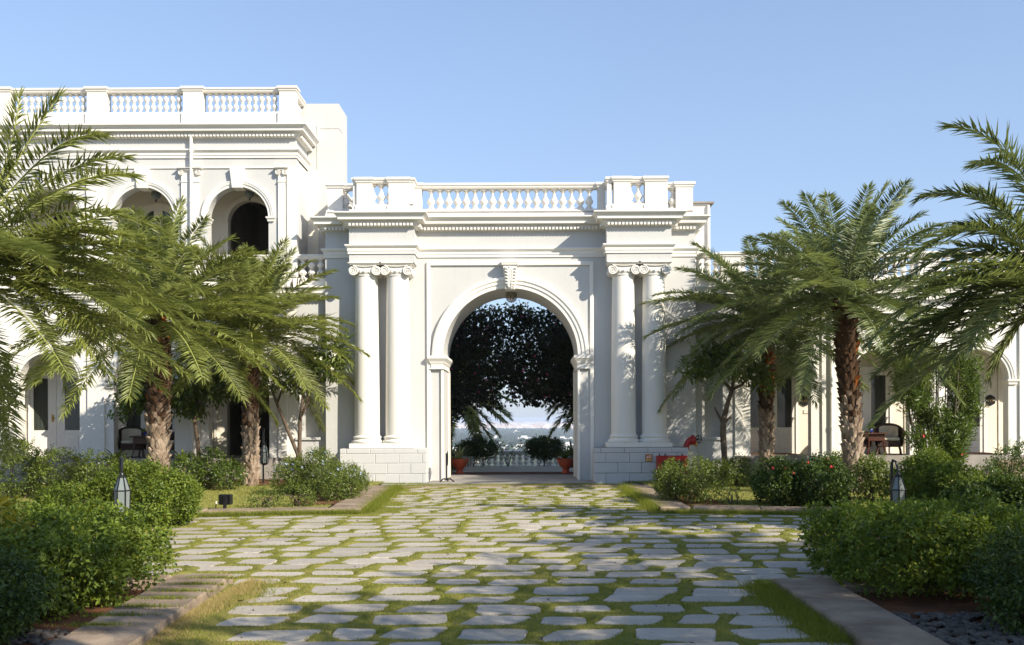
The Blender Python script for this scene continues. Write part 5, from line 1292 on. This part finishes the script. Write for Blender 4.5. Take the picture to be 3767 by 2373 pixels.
# orchid trees behind the gate, in its shade
Y = 29.9
def orch(label, bx, cents, seed, side):
    limbs = [([Vector((bx, Y, -0.1)), Vector((bx+side*.15, Y, 1.4)), Vector((bx+side*.5, Y, 2.6))], [.13, .11, .08])]
    for e in cents[:9]:
        limbs.append(([Vector((bx+side*.3, Y, 2.0)), Vector((bx+side*.3, Y, 2.0)).lerp(Vector(e[:3]), .55)+Vector((0, 0, .2)), Vector(e[:3])+Vector((0, 0, e[5]*.6))], [.06, .035, .012]))
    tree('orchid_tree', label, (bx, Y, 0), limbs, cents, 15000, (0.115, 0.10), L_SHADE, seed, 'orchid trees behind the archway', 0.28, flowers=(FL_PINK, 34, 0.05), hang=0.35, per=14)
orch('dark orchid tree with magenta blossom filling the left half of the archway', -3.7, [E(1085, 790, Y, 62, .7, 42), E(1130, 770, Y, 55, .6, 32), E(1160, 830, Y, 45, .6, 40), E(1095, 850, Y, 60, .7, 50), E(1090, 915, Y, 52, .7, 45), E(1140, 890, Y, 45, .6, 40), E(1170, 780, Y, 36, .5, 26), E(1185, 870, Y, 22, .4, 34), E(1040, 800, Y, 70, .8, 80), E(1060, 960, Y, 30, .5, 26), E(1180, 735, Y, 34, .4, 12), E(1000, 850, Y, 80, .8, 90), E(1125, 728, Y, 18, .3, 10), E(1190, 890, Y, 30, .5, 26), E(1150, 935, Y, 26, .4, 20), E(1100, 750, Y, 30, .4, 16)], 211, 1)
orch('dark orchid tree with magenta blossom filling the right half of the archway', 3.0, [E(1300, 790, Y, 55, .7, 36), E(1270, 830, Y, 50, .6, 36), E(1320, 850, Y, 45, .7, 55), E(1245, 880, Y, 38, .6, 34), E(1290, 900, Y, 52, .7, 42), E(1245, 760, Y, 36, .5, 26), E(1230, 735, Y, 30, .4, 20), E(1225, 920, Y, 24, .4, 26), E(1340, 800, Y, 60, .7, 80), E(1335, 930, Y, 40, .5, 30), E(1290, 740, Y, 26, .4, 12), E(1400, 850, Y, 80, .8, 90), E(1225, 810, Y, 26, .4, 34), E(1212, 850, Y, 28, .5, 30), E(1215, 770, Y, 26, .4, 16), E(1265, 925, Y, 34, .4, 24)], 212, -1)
near = None
Y = 34.5; c = W(1085, 915, Y)
o = thing('date_palm', (c.x-.6, Y, 0), 'sunlit date palm beyond the archway, seen low on its left side', 'palm tree', 'palms beyond the archway')
palm_trunk(o, [Vector((c.x-.6, Y, -.1)), Vector((c.x-.6, Y, 1.2)), Vector((c.x-.6, Y, c.z-.2))], .24, .22, 71)
crown_mesh(o, auto_fronds((c.x-.6, Y, c.z), 64, 2.25, np.random.default_rng(71), -0.6, 1.2), L_PALM, .50, 72, 80, .045)
Y = 32.0; c = W(1385, 890, Y)
o = thing('date_palm', (c.x+.5, Y, 0), 'dark date palm beyond the archway, fronds hanging in on its right side', 'palm tree', 'palms beyond the archway')
palm_trunk(o, [Vector((c.x+.5, Y, -.1)), Vector((c.x+.5, Y, 1.2)), Vector((c.x+.5, Y, c.z-.2))], .24, .22, 73)
crown_mesh(o, auto_fronds((c.x+.5, Y, c.z), 60, 2.1, np.random.default_rng(74), -0.6, 1.2), L_PALM2, .50, 75, 80, .045)
# round shrubs by the terrace balustrade, agave, sapling
Y = 33.5
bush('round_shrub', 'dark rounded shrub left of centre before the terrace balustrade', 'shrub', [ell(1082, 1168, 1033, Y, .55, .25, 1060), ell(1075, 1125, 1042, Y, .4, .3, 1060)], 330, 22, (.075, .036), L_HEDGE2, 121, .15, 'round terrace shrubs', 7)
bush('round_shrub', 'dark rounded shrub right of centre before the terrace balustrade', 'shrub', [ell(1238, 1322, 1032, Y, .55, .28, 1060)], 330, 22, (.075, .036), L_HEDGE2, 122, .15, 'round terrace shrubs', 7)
Y = 35.5; b = W(1195, 1100, Y); b.z = -.1
tree('sapling', 'thin sapling leaning over the middle of the terrace balustrade', (b.x, Y, 0), [([b, W(1180, 1060, Y), W(1172, 1042, Y)], [.02, .015, .008]), ([b, W(1205, 1060, Y), W(1222, 1044, Y)], [.02, .015, .008])], [E(1175, 1045, Y, 14, .2, 9), E(1188, 1055, Y, 14, .2, 6), E(1216, 1045, Y, 14, .2, 7)], 160, (.13, .035), L_BUSH, 213, None, .12, per=8)
fern('dark spiky plant behind the right terracotta pot', 1345, 1068, 32.5, 26, 0.85, 6, L_HEDGE2)
fern('dark strap-leaved plant behind the left terracotta pot', 1062, 1075, 31.5, 22, 0.8, 7, L_HEDGE2)
bush('shrub', 'bright low shrub at the left foot of the archway beyond the pot', 'shrub', [ell(1035, 1080, 1085, 29.2, .3)], 60, 16, (.07, .03), L_BUSH, 123, .12, None, 3)
# ------------------------------------------------------------------ TERRACE balustrade beyond the gate
YT = 37.2
tz0, tz1 = az(1107, YT, 1200), az(1060, YT, 1200)
tb = thing('terrace_balustrade', (-0.7, YT, 0), 'weathered white balustrade along the terrace edge beyond the archway', 'balustrade')
h = tz1-tz0
MB().box(-7.5, 6, YT, YT+.3, tz0-.3, tz0+h*.24).build('plinth', WHITE, tb)
mb = MB(); mb.sweep([(o-.13, z) for o, z in rail_prof(.24, tz0+h*.80, tz1, .04)], [(-7.5, YT), (6, YT)], closed=True); mb.build('rail', WHITE, tb)
for k in range(36): baluster(tb, -5.2+.232*k, YT+.13, tz0+h*.239, h*.565, .225, BAL_A, WHITE)
o = MB().box(-7, 6, 28.25, 30.6, -.5, -.03).build('terrace_bed', SOIL); tag(o, kind='structure')
# white bench
p = at(1192-62, 1107, 33.0)
bn = thing('garden_bench', (at(1120, 1107, 32.8).x, 32.8, 0), 'small white slatted bench end showing behind the left terracotta pot', 'bench')
bx = at(1094, 1107, 32.8).x
BZ0 = len(bpy.data.objects)
for x in (bx-.45, bx+.22):
    mb = MB(); mb.tube([(x, 32.5, -.02), (x, 32.55, .42), (x, 32.52, .62)], .022, 6); mb.tube([(x, 33.05, -.02), (x, 33.1, .45), (x, 33.2, .92)], .022, 6); mb.tube([(x, 32.52, .62), (x, 33.12, .64)], .022, 6); mb.build('side_frame', WHITE, bn)
mb = MB()
for k in range(4): mb.box(bx-.47, bx+.24, 32.55+.13*k, 32.65+.13*k, .42, .445)
mb.build('seat', WHITE, bn)
mb = MB()
for k in range(8): mb.box(bx-.43+.087*k, bx-.39+.087*k, 33.10, 33.125, .46, .88)
mb.box(bx-.47, bx+.24, 33.09, 33.13, .85, .92); mb.build('backrest', WHITE, bn)
for ch in bn.children: ch.location.z -= .56
# terracotta pots
def pot(px, py, Y, s, label, agave=True, seed=1):
    b = at(px, py, Y); o = thing('flower_pot', (b.x, Y, 0.02), label, 'plant pot', 'terracotta pots behind the archway')
    mb = MB(); prof = [(.13, 0), (.135, .03), (.10, .06), (.085, .10), (.11, .14), (.19, .22), (.235, .31), (.245, .37), (.27, .375), (.275, .42), (.26, .43), (.235, .425), (.22, .36), (.0, .35)]
    mb.lathe([(r*s, z*s) for r, z in prof], (b.x, Y, 0.02), 28, cap=False); mb.build('bowl', TERRA, o, smooth='auto')
    MB().lathe([(0, .37*s), (.225*s, .365*s), (.225*s, .36*s)], (b.x, Y, .02), 20, cap=False).build('soil', SOIL, o)
    r = np.random.default_rng(seed); Vs = []; Fs = []; Ts = []; off = 0
    for k in range(34):
        a = k*2.4; el = r.uniform(.15, 1.35); hv = np.array([math.cos(a), math.sin(a), 0]); l = .50*s*r.uniform(.75, 1.15)
        p0 = np.array([0, 0, .38*s]); p1 = p0+(hv*math.cos(el)+np.array([0, 0, math.sin(el)]))*l*.6; p2 = p1+(hv*math.cos(el-.5)+np.array([0, 0, math.sin(el-.5)]))*l*.45
        t = np.linspace(0, 1, 6)[:, None]; c = (1-t)**2*p0+2*t*(1-t)*p1+t*t*p2; s_ = np.array([-hv[1], hv[0], .2])*(.028*s*np.sin(PI*(.15+.85*t))**.8+.001)
        Vs.append(np.concatenate([c-s_, c+s_])); f = []
        for i in range(5): f += [(i, i+1, 7+i), (i, 7+i, 6+i)]
        Fs.append(np.array(f)+off); off += 12; Ts.append(np.full(12, r.uniform(.2, 1)))
    np_mesh('spiky_leaves', np.concatenate(Vs), np.concatenate(Fs), L_AGAVE if agave else L_HEDGE2, o, tint=np.concatenate(Ts))
pot(1081, 1119, 28.9, 1.0, 'sunlit orange terracotta pot with pale spiky plant, left inside the archway', True, 1)
pot(1331, 1119, 28.9, 1.0, 'shaded red terracotta pot with dark plant, right inside the archway', False, 2)
# ------------------------------------------------------------------ lantern under the keystone, gallery lamps
def glass_lantern(x, y, ztop, s, label):
    o = thing('hanging_lantern', (x, y, ztop), label, 'lantern')
    mb = MB(); mb.tube([(x, y, ztop+.28*s), (x, y, ztop)], .012, 6); mb.lathe([(.135*s, 0), (.14*s, .02), (.05*s, .05), (.015*s, .08)], (x, y, ztop-.02), 20); mb.build('cap', BLACK, o)
    mb = MB(); mb.lathe([(.13*s, -.02), (.13*s, -.20*s), (.115*s, -.25*s), (.07*s, -.29*s), (.0, -.30*s)], (x, y, ztop), 24, cap=False); mb.build('glass', CLEAR, o, smooth='auto')
    mb = MB(); mb.tube([(x, y, ztop-.02), (x, y, ztop-.19*s)], .010, 6)
    for k in range(3): a = k*2.1; mb.lathe([(.018, 0), (.02, .05), (.006, .075)], (x+.04*s*math.cos(a), y+.04*s*math.sin(a), ztop-.22*s), 8)
    mb.lathe([(.0, -.045), (.02, -.03), (.028, 0)], (x, y, ztop-.27*s), 10, cap=False); mb.build('lamp_holder', BRASS, o)
q = at(1202.5, 682, 26.4); glass_lantern(q.x, 26.4, q.z, 1.12, 'brown glass bell lantern hanging under the keystone of the tall archway')
def globe(x, y, z, label):
    o = thing('globe_lamp', (x, y, z), label, 'ceiling lamp', 'globe lamps in the upper gallery')
    mb = MB(); mb.lathe([(.07, .14), (.075, .16), (.03, .19), (.02, .32)], (x, y, z), 14); mb.build('mount', BLACK, o)
    MB().lathe([(.065, .14), (.115, .06), (.125, 0), (.10, -.075), (.03, -.125), (0, -.13)], (x, y, z), 20, cap=False).build('glass_globe', FROST, o, smooth=True)
    MB().lathe([(0, -.19), (.025, -.17), (.03, -.145), (.01, -.125)], (x, y, z), 10, cap=False).build('finial', BLACK, o)
for px, py, lb in ((587, 455, 'globe lamp hanging in the right-hand upper arch with the dark opening'), (367, 459, 'globe lamp hanging in the middle upper arch'), (151, 470, 'globe lamp hanging in the upper arch half hidden by fronds')):
    q = at(px, py, YL+.62); globe(q.x, q.y, q.z, lb)
# ------------------------------------------------------------------ garden lanterns on hooked posts
def garden_lantern(px, ytop, ybody, w, Y, label, flip=1):
    b = at(px, 1200, Y); x = b.x; zt = az(ytop, Y, px); zb = az(ybody, Y, px)
    o = thing('garden_lantern', (x, Y, 0), label, 'lantern', 'hooked garden lanterns')
    xp = x-flip*.05
    mb = MB(); mb.tube([(xp, Y+.09, -.05), (xp, Y+.09, zt-.05), (xp+.01*flip, Y+.08, zt), (xp+.04*flip, Y+.04, zt-.02), (x, Y, zt-.12), (x, Y, zb+.05)], [.022, .022, .02, .018, .016, .014], 8)
    mb.lathe([(.03, 0), (.035, .03), (.02, .06)], (x, Y, zb-.0), 10); mb.build('hooked_post', BLACK, o, smooth='auto')
    n = 6; r0, r1, r2 = .045, w/2, w/2*.92; za, zc, zd = zb, zb-w*0.88, zb-w*2.3
    def ring(r, z, k, ph=.3): a = 2*PI*k/n+ph; return Vector((x+r*math.cos(a), Y+r*math.sin(a), z))
    fr = MB()
    for k in range(n):
        fr.tube([ring(r0, za, k), ring(r1, zc, k), ring(r2, zd, k)], [.008, .010, .010], 5)
        for r, z in ((r0, za), (r1, zc), (r2, zd)): fr.tube([ring(r, z, k), ring(r, z, k+1)], .010, 5)
    fr.lathe([(r2, 0), (r2*.9, -.03), (.03, -.05)], (x, Y, zd), 6); fr.build('frame', BLACK, o)
    for k in range(n):
        for (ra, zz0, rb, zz1) in ((r0, za, r1, zc), (r1, zc, r2, zd)):
            mb = MB(); mb.add([ring(ra, zz0, k), ring(ra, zz0, k+1), ring(rb, zz1, k+1), ring(rb, zz1, k)], [(0, 1, 2, 3)]); mb.build('pane', FROST, o)
garden_lantern(287, 1077, 1122, .205, 13.4, 'grey glass garden lantern on a black hook standing behind the left foreground hedge', 1)
garden_lantern(2112, 1083, 1120, .205, 13.4, 'grey glass garden lantern on a black hook standing behind the right foreground hedge', 1)
garden_lantern(622, 1008, 1047, .19, 24.2, 'small garden lantern half hidden by the slim palm trunk left of the gate', 1)
# ------------------------------------------------------------------ floodlight
Y = 17.25; b = at(529, 1203, Y); x = b.x
o = thing('floodlight', (x, Y, 0), 'black box floodlight on a short stake at the left kerb, seen from behind', 'floodlight')
k = Y/F_PX
MB().bbox(x-15*k, x+15*k, Y-.02, Y+.10, az(1187, Y, 529), az(1163, Y, 529), .012).build('housing', BLACK, o)
mb = MB()
for i in range(5): mb.box(x-13*k+i*6*k, x-11*k+i*6*k, Y-.035, Y-.019, az(1185, Y, 529), az(1166, Y, 529))
mb.build('cooling_fins', BLACK, o)
MB().bbox(x-3*k, x+5*k, Y-.045, Y-.02, .0, az(1168, Y, 529), .006).build('stake', BLACK, o)
mb = MB(); mb.tube([(x-16*k, Y, az(1181, Y, 529)), (x-20*k, Y, az(1183, Y, 529)), (x-22*k, Y, az(1192, Y, 529)), (x-19*k, Y, .03)], .009, 6); mb.build('cable', BLACK, o)
mb = MB(); mb.lathe([(.014, 0), (.018, .01), (.018, .03), (.012, .04)], (x-16*k-.03, Y, az(1182, Y, 529)-.02), 8); mb.build('cable_gland', SIGNW, o)
# ------------------------------------------------------------------ stand by the left jamb, seen edge-on
Y = 25.05; b = at(1050, 1134, Y); x = b.x
o = thing('sign_stand', (x, Y, 0.02), 'thin black sign stand turned edge-on beside the left jamb of the archway', 'sign stand')
mb = MB(); mb.box(x-.017, x+.017, Y-.02, Y+.02, .06, az(1066, Y, 1050)); mb.build('post', BLACK, o)
mb = MB()
for dx, dy in ((-.16, -.05), (.2, -.05), (.02, .2)): mb.tube([(x, Y, .09), (x+dx*.5, Y+dy*.5, .10), (x+dx, Y+dy, .025)], [.022, .02, .018], 6)
mb.build('foot', BLACK, o)
mb = MB(); mb.lathe([(0, 0), (.14, 0), (.15, .008), (.14, .016), (0, .016)], seg=24, cap=False); zc = az(1078, Y, 1050)
mb.v = [(x+.022+v[2], Y+v[0], zc+v[1]*1.25) for v in mb.v]; mb.build('sign_plate', BLACK, o)
# ------------------------------------------------------------------ red hydrant outlet, fire cabinet, fire sign
Y = 25.15
o = thing('fire_hydrant', (at(1617, 1054, Y).x, Y, .87), 'bent red hydrant pipe with black hand wheel on top of the right masonry block', 'hydrant')
mb = MB(); mb.tube([at(1614, 1058, Y), at(1614, 1050, Y), at(1617, 1042, Y), at(1623, 1036, Y), at(1629, 1033, Y)], [.075, .075, .078, .085, .085], 14)
mb.tube([at(1624, 1036, Y), at(1636, 1036, Y)], [.115, .095], 14); mb.tube([at(1624, 1027, Y), at(1629, 1030, Y)], [.06, .085], 10); mb.build('pipe', RED, o, smooth=True)
mb = MB(); mb.tube([at(1636, 1034, Y), at(1643, 1033, Y)], [.03, .02], 8)
c = at(1642, 1033, Y); pts = [c+Vector((.02*math.cos(a), -.045*math.sin(a)*1.2, .1*math.sin(a)))+Vector((.055*math.cos(a), 0, 0)) for a in [2*PI*i/20 for i in range(21)]]; mb.tube(pts, .012, 6)
for a in (0, 1.57, 3.14, 4.71): mb.tube([c, c+Vector((.075*math.cos(a), -.054*math.sin(a), .1*math.sin(a)))], .009, 5)
mb.build('hand_wheel', BLACK, o)
mb = MB(); mb.tube([at(1632, 1040, Y), at(1636, 1046, Y), at(1638, 1049, Y)], [.05, .045, .03], 10); mb.build('outlet_cap', BRASS, o)
Y = 24.55; xa, xb = at(1545.8, 1090, Y).x, at(1617, 1090, Y).x; zt, zb = az(1072, Y, 1580), az(1116, Y, 1580)
o = thing('fire_cabinet', ((xa+xb)/2, Y, 0), 'red metal fire hose cabinet with two dark windows in front of the right masonry block', 'cabinet')
MB().bbox(xa, xb, Y, Y+.28, zb, zt, .012).build('body', RED, o)
mb = MB(); w = (xb-xa)
for s_ in (0, 1):
    x0 = xa+w*(.155+.41*s_); x1 = x0+w*.285
    MB().box(x0, x1, Y-.006, Y+.002, zb+.12, zt-.12).build('window', GLASSD, o)
mb = MB()
for u in (.09, .28, .85): mb.tube([(xa+w*u, Y+.12, zt), (xa+w*u, Y+.12, zt+.05)], .018, 6)
mb.build('bolt', BLACK, o)
mb = MB(); mb.tube([(xa+.06, Y+.1, zb), (xa+.06, Y+.1, -.02)], .025, 6); mb.tube([(xb-.06, Y+.1, zb), (xb-.06, Y+.1, -.02)], .025, 6); mb.tube([(xb, Y+.2, zb+.1), (xb+.18, Y+.25, 0)], .02, 6); mb.build('leg', BLACK, o)
Y = 24.852; xa, xb = at(1517.5, 1077, Y).x, at(1533.5, 1077, Y).x; zt, zb = az(1068.5, Y, 1525), az(1085.5, Y, 1525); hh = zt-zb
o = thing('fire_sign', ((xa+xb)/2, Y, zb), 'small orange and yellow fire point sign fixed to the right masonry block', 'sign')
MB().bbox(xa, xb, Y-.012, Y, zb, zt, .004).build('frame', BLACK, o)
e = .010
MB().box(xa+e, xb-e, Y-.015, Y-.0125, zb+e, zt-e).build('panel', SIGNY, o)
MB().box(xa+.018, xb-.018, Y-.018, Y-.0155, zb+hh*.38, zt-.018).build('orange_field', SIGNO, o)
mb = MB(); zf_ = zb+hh*.47; w = xb-xa
for i in range(3): mb.box(xa+w*(.2+.09*i), xa+w*(.25+.09*i), Y-.021, Y-.0185, zf_, zf_+hh*.28)
mb.box(xa+w*.2, xa+w*.5, Y-.0208, Y-.0185, zf_+hh*.1, zf_+hh*.17); mb.box(xa+w*.62, xa+w*.74, Y-.021, Y-.0185, zf_-hh*.02, zf_+hh*.36); mb.box(xa+w*.56, xa+w*.80, Y-.0206, Y-.0185, zf_+hh*.30, zf_+hh*.36)
mb.build('pictogram', SIGNW, o)
mb = MB()
for i in range(2): mb.box(xa+w*.28, xa+w*.72, Y-.018, Y-.0155, zb+hh*(.14+.11*i), zb+hh*(.19+.11*i))
mb.build('small_print', SIGNO, o)
# ------------------------------------------------------------------ room number plates
def text_mesh(name, txt, size, loc, mat, parent):
    cu = bpy.data.curves.new(name, 'FONT'); cu.body = txt; cu.size = size; cu.extrude = .002; cu.align_x = 'CENTER'; cu.align_y = 'CENTER'
    t = bpy.data.objects.new(name, cu); COL.objects.link(t)
    me = bpy.data.meshes.new_from_object(t.evaluated_get(bpy.context.evaluated_depsgraph_get())); bpy.data.objects.remove(t); bpy.data.curves.remove(cu)
    me.materials.clear(); me.materials.append(mat); me.name = name
    o = bpy.data.objects.new(name, me); link(o, parent); o.location = Vector(loc)-Vector(parent.location); o.rotation_euler = (PI/2, 0, 0); return o
def plate(px, py, num, label):
    Y = YV-.012; c = at(px, py, Y); r = .135
    o = thing('number_plate', (c.x, Y, c.z), label, 'number plate', 'room number plates')
    pts = [(c.x, c.z-r*1.12), (c.x+r*.35, c.z-r*.98), (c.x+r*.92, c.z-r*.66), (c.x+r, c.z-r*.5), (c.x+r, c.z+r*.5), (c.x+r*.92, c.z+r*.66), (c.x+r*.35, c.z+r*.98), (c.x, c.z+r*1.12), (c.x-r*.35, c.z+r*.98), (c.x-r*.92, c.z+r*.66), (c.x-r, c.z+r*.5), (c.x-r, c.z-r*.5), (c.x-r*.92, c.z-r*.66), (c.x-r*.35, c.z-r*.98)]
    MB().prism(pts, Y-.018, Y+.012).build('plaque', BLACK, o)
    text_mesh('number', num, .115, (c.x, Y-.0195, c.z), BRASS, o)
    mb = MB()
    for s_ in (-1, 1): mb.lathe([(.016, 0), (.014, .006), (0, .008)], seg=8); n = 24; mb.v[-n:] = [(c.x+s_*r*.74+v[0], Y-.018-v[2], c.z+v[1]) for v in mb.v[-n:]]
    mb.build('screw', SIGNW, o)
plate(1891.5, 942.5, '114', 'black hexagonal plate numbered 114 on the wall left of the leaning palm')
plate(2328, 941.5, '115', 'black hexagonal plate numbered 115 on the wall right of the oleander')
for px, py, lb in ((1897, 968, 'small cream switch plate on the lit wall below the left number plate'),):
    Y = YV-.01; c = at(px, py, Y); o = MB((c.x, Y, c.z)).bbox(c.x-.09, c.x+.09, Y-.012, Y+.012, c.z-.055, c.z+.055, .006).build('switch_plate', CREAM); tag(o, lb, 'switch')
# door mats
for px0, px1, lb in ((1764, 1862, 'rust-coloured coir mat at the guest-room door behind the orange-scarred palm'), (2240, 2322, 'rust-coloured coir mat at the guest-room door by the steps')):
    xa, xb = ax(px0, YV-.3, 1069), ax(px1, YV-.3, 1069); o = MB(((xa+xb)/2, YV-.3, FLZ)).bbox(xa, xb, YV-.62, YV-.06, FLZ+.001, FLZ+.025, .008).build('door_mat', MATM); tag(o, lb, 'door mat', 'door mats')
# ------------------------------------------------------------------ wicker armchairs and tables
def armchair(name_loc, label, rz):
    o = thing('wicker_armchair', name_loc, label, 'armchair', 'wicker armchairs on the verandahs', rz)
    x = y = z = 0.0; off = Vector((0, 0, 0))
    def B(mb, nm, mat, **k): return mb.build(nm, mat, o, world=False, **k)
    mb = MB(); mb.bbox(-.30, .30, -.30, .28, .20, .36, .02); B(mb, 'seat_base', WICKER)
    mb = MB(); mb.bbox(-.27, .27, -.29, .20, .362, .45, .03); B(mb, 'seat_cushion', CUSH, smooth='auto')
    # back and arms: one curved shell, high at the back, rolled outwards
    n = 28; A = [math.radians(-200)+0 for _ in (0,)]
    prof_in = []; vs = []; fs = []; m_ = 7
    for i in range(n+1):
        t = i/n; a = PI*(1.0-t)  # from left arm round the back to the right arm
        ex = math.cos(a); ey = math.sin(a)
        px_ = .33*ex*(1.0 if ey > .05 else 1); py_ = -.28+.60*min(1, ey*1.25)
        py_ = -.30+.62*(ey**.55); top = .60+.22*max(0, (ey-.25)/.75)**.8 if ey > .25 else .60
        nx_, ny_ = ex, max(.0, ey)
        l = math.hypot(nx_, ny_) or 1; nx_, ny_ = nx_/l, ny_/l
        secs = [(0.0, .20), (.01, top-.10), (.03, top-.02), (.07, top+.01), (.11, top-.02), (.11, top-.07), (.05, top-.11)]
        for o_, zz_ in secs: vs.append((px_+nx_*o_, py_+ny_*o_, zz_))
    for i in range(n):
        for j in range(m_-1): fs.append((i*m_+j, i*m_+j+1, (i+1)*m_+j+1, (i+1)*m_+j))
        fs.append((i*m_+m_-1, i*m_, (i+1)*m_, (i+1)*m_+m_-1))
    fs.append(tuple(range(m_))); fs.append(tuple(n*m_+j for j in range(m_-1, -1, -1)))
    mb = MB(); mb.add(vs, fs); B(mb, 'back_and_arms', WICKER, smooth='auto')
    mb = MB(); c = []
    for i in range(11):
        u = (i/10-.5)*2; c.append((u*.245, .245-.10*u*u))
    vs = [(a, b-.03, .46) for a, b in c]+[(a*.98, b+.02, .76-.05*(a/.25)**4) for a, b in c]+[(a, b+.03, .46) for a, b in c]+[(a*.98, b+.06, .76-.05*(a/.25)**4) for a, b in c]
    fs = [(i, i+1, 12+i, 11+i) for i in range(10)]+[(33+i, 34+i, 23+i, 22+i) for i in range(10)]+[(11+i, 12+i, 34+i, 33+i) for i in range(10)]
    mb = MB(); mb.add(vs, fs); B(mb, 'back_cushion', CUSH, smooth='auto')
    for sx in (-1, 1):
        for sy in (-1, 1): mb = MB(); mb.tube([(sx*.26, sy*.24, .22), (sx*.29, sy*.27, .10), (sx*.30, sy*.29, 0)], [.024, .02, .022], 8); B(mb, 'leg', WOOD)
    return o
def side_table(loc, label):
    o = thing('side_table', loc, label, 'table', 'dark wooden verandah tables')
    def B(mb, nm, mat): return mb.build(nm, mat, o, world=False)
    mb = MB(); mb.bbox(-.29, .29, -.29, .29, .535, .575, .01); B(mb, 'tabletop', WOOD)
    mb = MB(); mb.bbox(-.22, .22, -.22, .22, .36, .534, .01); B(mb, 'apron', WOOD)
    for sx in (-1, 1):
        for sy in (-1, 1): mb = MB(); mb.tube([(sx*.19, sy*.19, .40), (sx*.20, sy*.20, .18), (sx*.25, sy*.25, 0)], [.028, .022, .026], 6); B(mb, 'leg', WOOD)
    return o
def vase(loc, label):
    o = thing('vase', loc, label, 'vase', 'blue vases on the verandah tables')
    MB().lathe([(.03, 0), (.05, .03), (.052, .07), (.035, .10), (.042, .12)], (0, 0, 0), 14).build('pot', BLUE, o, smooth='auto', world=False)
    r = np.random.default_rng(int(abs(loc[0]*10))); n = 26; d = unit(r.normal(0, 1, (n, 3))+np.array([0, 0, 1.1])); v, f = leaves(np.tile([[0, 0, .11]], (n, 1)), d, d+np.array([.3, -.8, .4]), r.uniform(.07, .16, n), .03)
    np_mesh('sprig', v, f, L_BUSH, o, tint=np.repeat(r.random(n), 4))
YF = 26.45
cx = at(2090, 1072, YF).x
armchair((cx, YF, FLZ), 'dark wicker armchair with cream cushion facing us beside the leaning palm trunk', math.radians(-18))
armchair((at(2008, 1072, YF).x, YF-.03, FLZ), 'dark wicker armchair almost hidden behind the leaning palm trunk', math.radians(40))
tx_ = at(2054, 1072, YF-.12).x; side_table((tx_, YF-.14, FLZ), 'dark wooden table with blue vase between chairs behind the leaning palm'); vase((tx_-.06, YF-.1, FLZ+.576), 'blue vase with a green sprig on the right verandah table')
armchair((at(310, 1075, YF).x, YF, FLZ), 'dark wicker armchair with cream back cushion left of the shaggy palm trunk', math.radians(24))
armchair((at(418, 1075, YF).x, YF, FLZ), 'dark wicker armchair half hidden to the right of the shaggy palm trunk', math.radians(-40))
tx_ = at(341, 1075, YF-.25).x; side_table((tx_, YF-.28, FLZ), 'dark wooden table with blue vase half behind the shaggy palm trunk'); vase((tx_+.02, YF-.25, FLZ+.576), 'blue vase with small red blooms on the left verandah table')
# ------------------------------------------------------------------ AIR
m, nt, out = new_mat('haze_air')
v = N(nt, 'ShaderNodeVolumePrincipled'); v.inputs['Color'].default_value = rgba((0.72, 0.82, 1.0)); v.inputs['Density'].default_value = 0.00014
v.inputs['Anisotropy'].default_value = 0.0
nt.links.new(v.outputs[0], out.inputs['Volume'])
mb = MB(); mb.box(-3300, 3300, -59, 15400, -62, 13.0); o = mb.build('haze', m); tag(o, 'bluish haze over the far plain', kind='stuff')
# ------------------------------------------------------------------ LIGHT
SUN = Vector((1.15, -1.0, 0.97)).normalized()
el = math.asin(SUN.z); azm = math.atan2(SUN.x, SUN.y)
w = bpy.data.worlds.new('World'); scene.world = w; w.use_nodes = True; nt = w.node_tree; nt.nodes.clear()
sky = nt.nodes.new('ShaderNodeTexSky'); sky.sky_type = 'NISHITA'; sky.sun_disc = False; sky.sun_elevation = el; sky.sun_rotation = azm
sky.altitude = 500; sky.air_density = 1.0; sky.dust_density = 0.8; sky.ozone_density = 2.2
bg = nt.nodes.new('ShaderNodeBackground'); bg.inputs[1].default_value = 0.15
out = nt.nodes.new('ShaderNodeOutputWorld'); tc = nt.nodes.new('ShaderNodeTexCoord'); sx = nt.nodes.new('ShaderNodeSeparateXYZ'); nt.links.new(tc.outputs['Generated'], sx.inputs[0])
hz = ramp(nt, sx.outputs[2], 0.75, -0.02); ml = N(nt, 'ShaderNodeMath', operation='MULTIPLY'); ml.inputs[1].default_value = 0.75; nt.links.new(hz, ml.inputs[0])
nt.links.new(mix(nt, ml.outputs[0], sky.outputs[0], (1.75, 2.2, 3.15)), bg.inputs[0]); nt.links.new(bg.outputs[0], out.inputs[0])
ld = bpy.data.lights.new('sun', 'SUN'); ld.energy = 4.7; ld.angle = math.radians(0.53); ld.color = (1.0, 0.915, 0.77)
lo = bpy.data.objects.new('sun', ld); COL.objects.link(lo); lo.rotation_euler = SUN.to_track_quat('Z', 'Y').to_euler(); lo.location = (30, -30, 30)
# ------------------------------------------------------------------ CAMERA
cd = bpy.data.cameras.new('camera'); cd.lens = 35.0; cd.sensor_width = 36.0; cd.sensor_fit = 'HORIZONTAL'
cd.shift_x = -(VX-1204)/2408; cd.shift_y = (VY-758.5)/2408; cd.clip_start = 0.1; cd.clip_end = 40000
co = bpy.data.objects.new('camera', cd); COL.objects.link(co); co.location = (0, 0, EYE); co.rotation_euler = (PI/2, ROLL, 0); scene.camera = co
vs = scene.view_settings; vs.view_transform = 'Standard'; vs.look = 'None'; vs.exposure = 0.68; vs.gamma = 1.0; vs.use_curve_mapping = False
scene.render.engine = 'CYCLES'
c = scene.cycles; c.max_bounces = 6; c.diffuse_bounces = 4; c.glossy_bounces = 2; c.transmission_bounces = 3; c.transparent_max_bounces = 8; c.volume_bounces = 1
c.use_denoising = True; c.sample_clamp_indirect = 4.0
